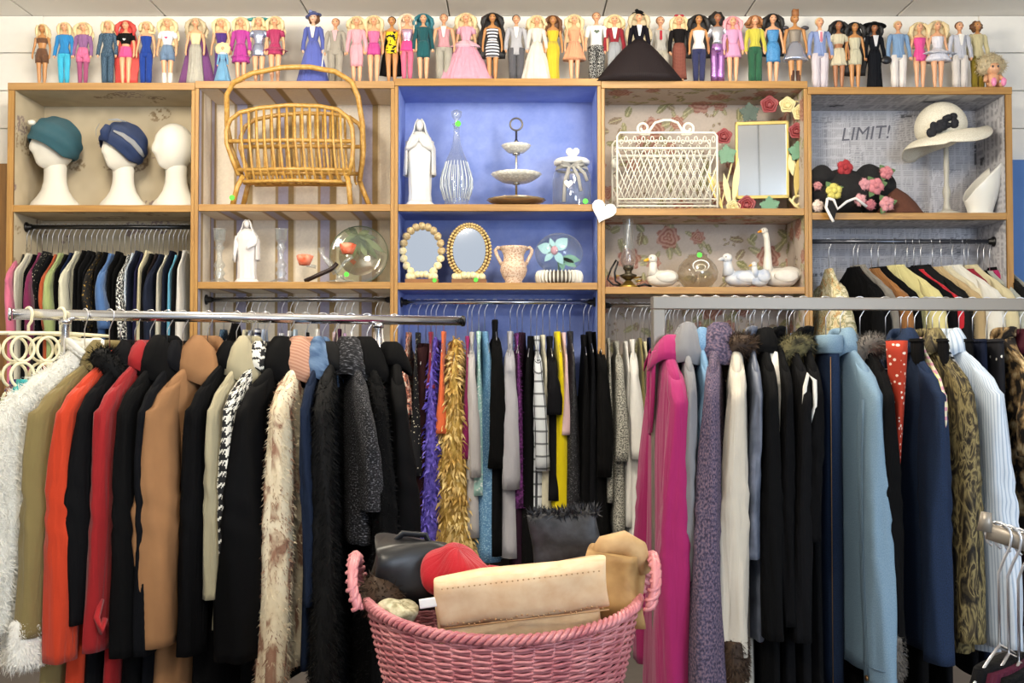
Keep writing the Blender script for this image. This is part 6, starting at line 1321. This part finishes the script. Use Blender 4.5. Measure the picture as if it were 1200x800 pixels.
# ================================================================== pink wicker basket on a low table
BX, BY, BZ = P(590, 700, 2.2).x, 2.2, .475
t = thing('side_table', 'low mauve table under the pink wicker basket', 'table', (.06, 2.28, 0))
mv = wood('#8a5a64', '#a06c76', 'mauve_paint', 'x')
bevel(MB().box(-.26, .30, -.30, .30, BZ-.03, BZ).build('table_top', mv, t, False), .004)
for sx, sy in ((-.22, -.26), (.26, -.26), (-.22, .26), (.26, .26)): bevel(MB().box(sx-.02, sx+.02, sy-.02, sy+.02, 0, BZ-.03).build('leg', mv, t, False), .003)
pk = pat('noise', 18, [(.3, '#b0626a'), (.7, '#d08a8c')], st=(1, 1), rough=.38, bump=.15, src='obj', spec=.5)
t = thing('wicker_basket', 'pink wicker laundry basket heaped with handbags', 'basket', (BX, BY, BZ))
HB = .30
def bas(f, a):
    q = f**.75; ax = .195+.092*q; ay = .15+.085*q; z = .008+f*(HB-.008)+.030*f*f*math.cos(a)**2
    return Vector((ax*math.cos(a), ay*math.sin(a), z))
NS = 44; m = MB()
for row in range(46):
    f = (row+.5)/47; pts = []
    for k in range(NS*3):
        a = 2*PI*k/(NS*3); p = bas(f, a); n = Vector((math.cos(a)/.3, math.sin(a)/.215, 0)).normalized()
        pts.append(p+n*.0036*math.cos(NS*a/2+PI*row)+Vector((0, 0, .0012*math.sin(NS*a+row))))
    m.tube(pts, .0036, 5, True)
tag(m.build('woven_wall', pk, t), kind='stuff')
for k in range(NS):
    a = 2*PI*(k+.5)/NS; MB().tube([bas(f, a) for f in (0, .25, .5, .75, .98)], .0034, 5).build('stake', pk, t)
MB().lathe([(1, 0), (1, .008)], 40, sx=.205, sy=.15).build('basket_floor', pk, t)
for j in range(3):
    pts = []
    for k in range(240):
        a = 2*PI*k/240; p = bas(1.0, a); n = Vector((math.cos(a)/.3, math.sin(a)/.215, 0)).normalized(); w_ = 38*a+j*2*PI/3
        pts.append(p+n*.0075*math.cos(w_)+Vector((0, 0, .0075*math.sin(w_)+.004)))
    MB().tube(pts, .0055, 6, True).build('rim_strand', pk, t)
for s in (-1, 1):
    c0 = [Vector((s*.300, -.075, HB+.025)), Vector((s*.315, -.066, HB+.07)), Vector((s*.318, -.04, HB+.108)), Vector((s*.318, 0, HB+.122)), Vector((s*.318, .04, HB+.108)), Vector((s*.315, .066, HB+.07)), Vector((s*.300, .075, HB+.025))]
    hm = MB(); N = 60
    def cp(u):
        x = u*(len(c0)-1); i = min(int(x), len(c0)-2); return c0[i].lerp(c0[i+1], x-i)
    ho = MB().tube([cp(i/20) for i in range(21)], .0085, 8).build('handle', pk, t)
    for j in range(2):
        MB().tube([cp(i/N)+Vector((.0095*math.cos(i*.75+j*PI)*1.0, .0095*math.sin(i*.75+j*PI)*.7, .0095*math.sin(i*.75+j*PI)*.7)) for i in range(N+1)], .0052, 5).build('handle_wrap', pk, ho)
# contents
def ppos(x, y, Y): return P(x, y, Y)
def crumple(mb, amp, fr, seed):
    r = random.Random(seed); ph = [r.random()*6 for _ in range(6)]
    for i, v in enumerate(mb.v):
        x, y, z = v; mb.v[i] = (x+amp*math.sin(fr*y+ph[0])*math.cos(fr*z+ph[1]), y+amp*math.sin(fr*x+ph[2])*math.cos(fr*z*1.2+ph[3]), z+amp*math.sin(fr*x+ph[4])*math.cos(fr*y+ph[5]))
    return mb
def rbox(w_, d, h, nx=14, nz=10, e=.45, pinch=.0):
    rows = []
    for i in range(nz+1):
        z = -h/2+h*i/nz; q = (1-abs(2*i/nz-1)**4*.35)
        rows.append([(w_/2*math.copysign(abs(math.cos(a))**e, math.cos(a)), d/2*q*math.copysign(abs(math.sin(a))**e, math.sin(a)), z) for a in [2*PI*k/36 for k in range(36)]])
    return MB().loft(rows, True, True, True)
cre = pat('noise', 30, [(.3, '#e2bc92'), (.7, '#eed2ac')], rough=.6, bump=.15)
def slab(name, lab, cat, x, y, Y, w_, d, h, rot, mt, seed, parts=None, amp=.004):
    t = thing(name, lab, cat, ppos(x, y, Y)); t.rotation_euler = rot; m = crumple(rbox(w_, d, h), amp, 30, seed); m.build('pouch', mt, t)
    if parts: parts(t)
    return t
def punch(t):
    dk = solid('#b0875c', .7, name='punched_leather')
    for k in range(30): MB().ell((-.155+k*.0107, -.0265, -.040+.004*math.sin(k)), (.0022, .0012, .0022), 6, 4).build('punch_mark', dk, t)
    for k in range(30): MB().ell((-.155+k*.0107, -.0265, .043), (.0018, .0012, .0018), 6, 4).build('punch_mark', dk, t)
    for z in (-.047,): MB().tube([(-.168, -.026, z), (.168, -.026, z)], .0016, 5).build('flap_edge', dk, t)
slab('clutch_bag', 'large cream leather clutch lying on top of the basket', 'handbag', 612, 693, 2.06, .345, .05, .105, (.35, -.115, 0), cre, 3, punch)
slab('clutch_bag', 'second cream leather clutch under the large one', 'handbag', 608, 727, 2.09, .33, .05, .085, (.25, -.06, 0), pat('noise', 30, [(.3, '#d6b286'), (.7, '#e6c89e')], rough=.6, bump=.15), 5)
slab('price_tag', 'white card price tag tucked beside cream clutch', 'tag', 504, 706, 2.045, .042, .003, .020, (.2, -.12, .1), solid('#eceae6', .6), 2, None, .0005)
blk = pat('noise', 10, [(.35, '#0c0c0e'), (.7, '#1c1c20')], rough=.4, bump=.3, spec=.5)
def strap(t): MB().tube([(-.05, 0, .05), (-.02, .01, .085), (.03, .01, .085), (.05, 0, .05)], .008, 8, flat=.5).build('strap', blk, t)
slab('leather_handbag', 'slouchy black leather handbag against the basket handle', 'handbag', 478, 672, 2.24, .16, .12, .14, (.1, .1, .2), blk, 8, strap, .012)
def brim(t): MB().lathe([(.02, -.036), (.078, -.04), (.082, -.036), (.07, -.026)], 30, sy=.8).build('brim', cloth('#a81c26', .9, 500, .4), t)
t = thing('wool_hat', 'red wool felt hat lying in the basket', 'hat', ppos(548, 672, 2.18)); t.rotation_euler = (.25, .15, 0)
m = crumple(MB().ell((-.02, 0, 0), (.078, .07, .052), 36, 24, lambda d: 1+.10*math.sin(5*d[0]+2*d[2])), .008, 34, 4); m.build('crown', cloth('#b01d28', .9, 500, .4), t); m = crumple(MB().ell((.07, .0, -.012), (.085, .055, .024), 30, 16), .009, 34, 6); m.build('brim', cloth('#a81c26', .9, 500, .4), t)
t = thing('fringed_pouch', 'black sheer pouch bag with ruffled top edge', 'handbag', ppos(662, 634, 2.33)); t.rotation_euler = (-.1, -.06, 0)
pm_ = pat('noise', 40, [(.35, '#17171a'), (.7, '#333338')], rough=.5, bump=.3, spec=.4)
m = crumple(rbox(.155, .05, .13), .005, 35, 7); m.build('pouch', pm_, t); e = MB().box(-.075, .075, -.022, .022, .058, .064); fuzz(e, t, 500, .02, .003, pm_, 3, 'ruffle', droop=-.2, jit=.8)
tan = pat('noise', 16, [(.3, '#8d6a40'), (.7, '#b8935e')], rough=.6, bump=.3)
t = thing('suede_bag', 'crumpled tan suede bag at the basket handle end', 'handbag', ppos(722, 686, 2.20)); t.rotation_euler = (.1, -.05, -.3)
m = crumple(rbox(.105, .09, .15), .013, 32, 9); m.build('pouch', tan, t)
m = crumple(MB().tube([(-.045, -.01, .06), (-.02, -.01, .088), (.02, 0, .092), (.048, .02, .07), (.055, .03, .02)], [.018, .022, .026, .024, .016], 12), .006, 40, 2); m.build('folded_strap', pat('noise', 20, [(.3, '#a9855a'), (.7, '#caa878')], rough=.6, bump=.2), t)
t = thing('lace_gloves', 'crumpled ivory lace cloth at the basket rim', 'cloth', ppos(470, 716, 2.12)); m = crumple(MB().ell((0, 0, 0), (.045, .035, .022), 26, 16), .010, 70, 3); m.build('lace', pat('noise', 60, [(.35, '#8a8262'), (.65, '#cfc8aa')], rough=.9, bump=.5), t)
t = thing('brown_fur_stole', 'dark brown fur stole under the black handbag', 'stole', ppos(452, 700, 2.20)); m = crumple(MB().ell((0, 0, 0), (.05, .06, .05), 22, 14), .006, 40, 6); fo = m.build('stole', furBr, t); fuzz(m, fo, 700, .02, .0016, furBr, 4, droop=.3)
t = thing('dark_linen', 'dark folded cloth filling the basket beneath the bags', 'cloth', (BX, BY, BZ+.15)); m = crumple(MB().ell((0, 0, 0), (.255, .165, .11), 36, 18), .01, 22, 12); m.build('folded_cloth', BK[2], t)
# ================================================================== small chrome arm with hangers at the near right
Y3 = 1.22; a3 = P(1158, 622, Y3); b3 = P(1262, 662, Y3-.02); b3.z = a3.z-.03
t = thing('display_arm', 'short chrome display arm holding bare wire hanger hooks', 'garment rack', (b3.x, b3.y, 0))
def r3(v): return Vector(v)-Vector((b3.x, b3.y, 0))
MB().tube([r3(a3), r3(b3)], .010, 12, flat=.7).build('arm', STEEL, t); MB().tube([r3(a3)+Vector((-.004, 0, .0)), r3(a3)+Vector((-.002, 0, .022))], [.009, .006], 10).build('stop_knob', STEEL, t)
MB().tube([r3((b3.x, b3.y, .02)), r3((b3.x, b3.y, b3.z+.012))], .014, 12).build('post', STEEL, t); MB().lathe([(.20, 0), (.20, .012), (.03, .02)], 28).build('base', STEEL, t)
NK = .13; R_ = .011
for k, (px, d, mt) in enumerate(((1170, 'black satin slip', BK[2]), (1181, 'burgundy slip', cloth('#3f1023', .7)), (1193, 'black knit slip', BK[0]), (1206, 'black lace slip', BK[3]))):
    q = (px-1158)/(1262-1158); h = a3.lerp(b3, q); h.z += R_*.9; yw = math.radians(-48+4*k)
    tt_ = hanger(h, yw, NK+.006*k, R_, .19, d+' on the display arm', 'hangers on the display arm')
    simple('slip_dress', d+' hanging low on the display arm', 'slip', h, yw, NK+.028, mt, 'slips on the display arm', L_=.75, W=.19, T=.03, slope=.075, nw=.06)
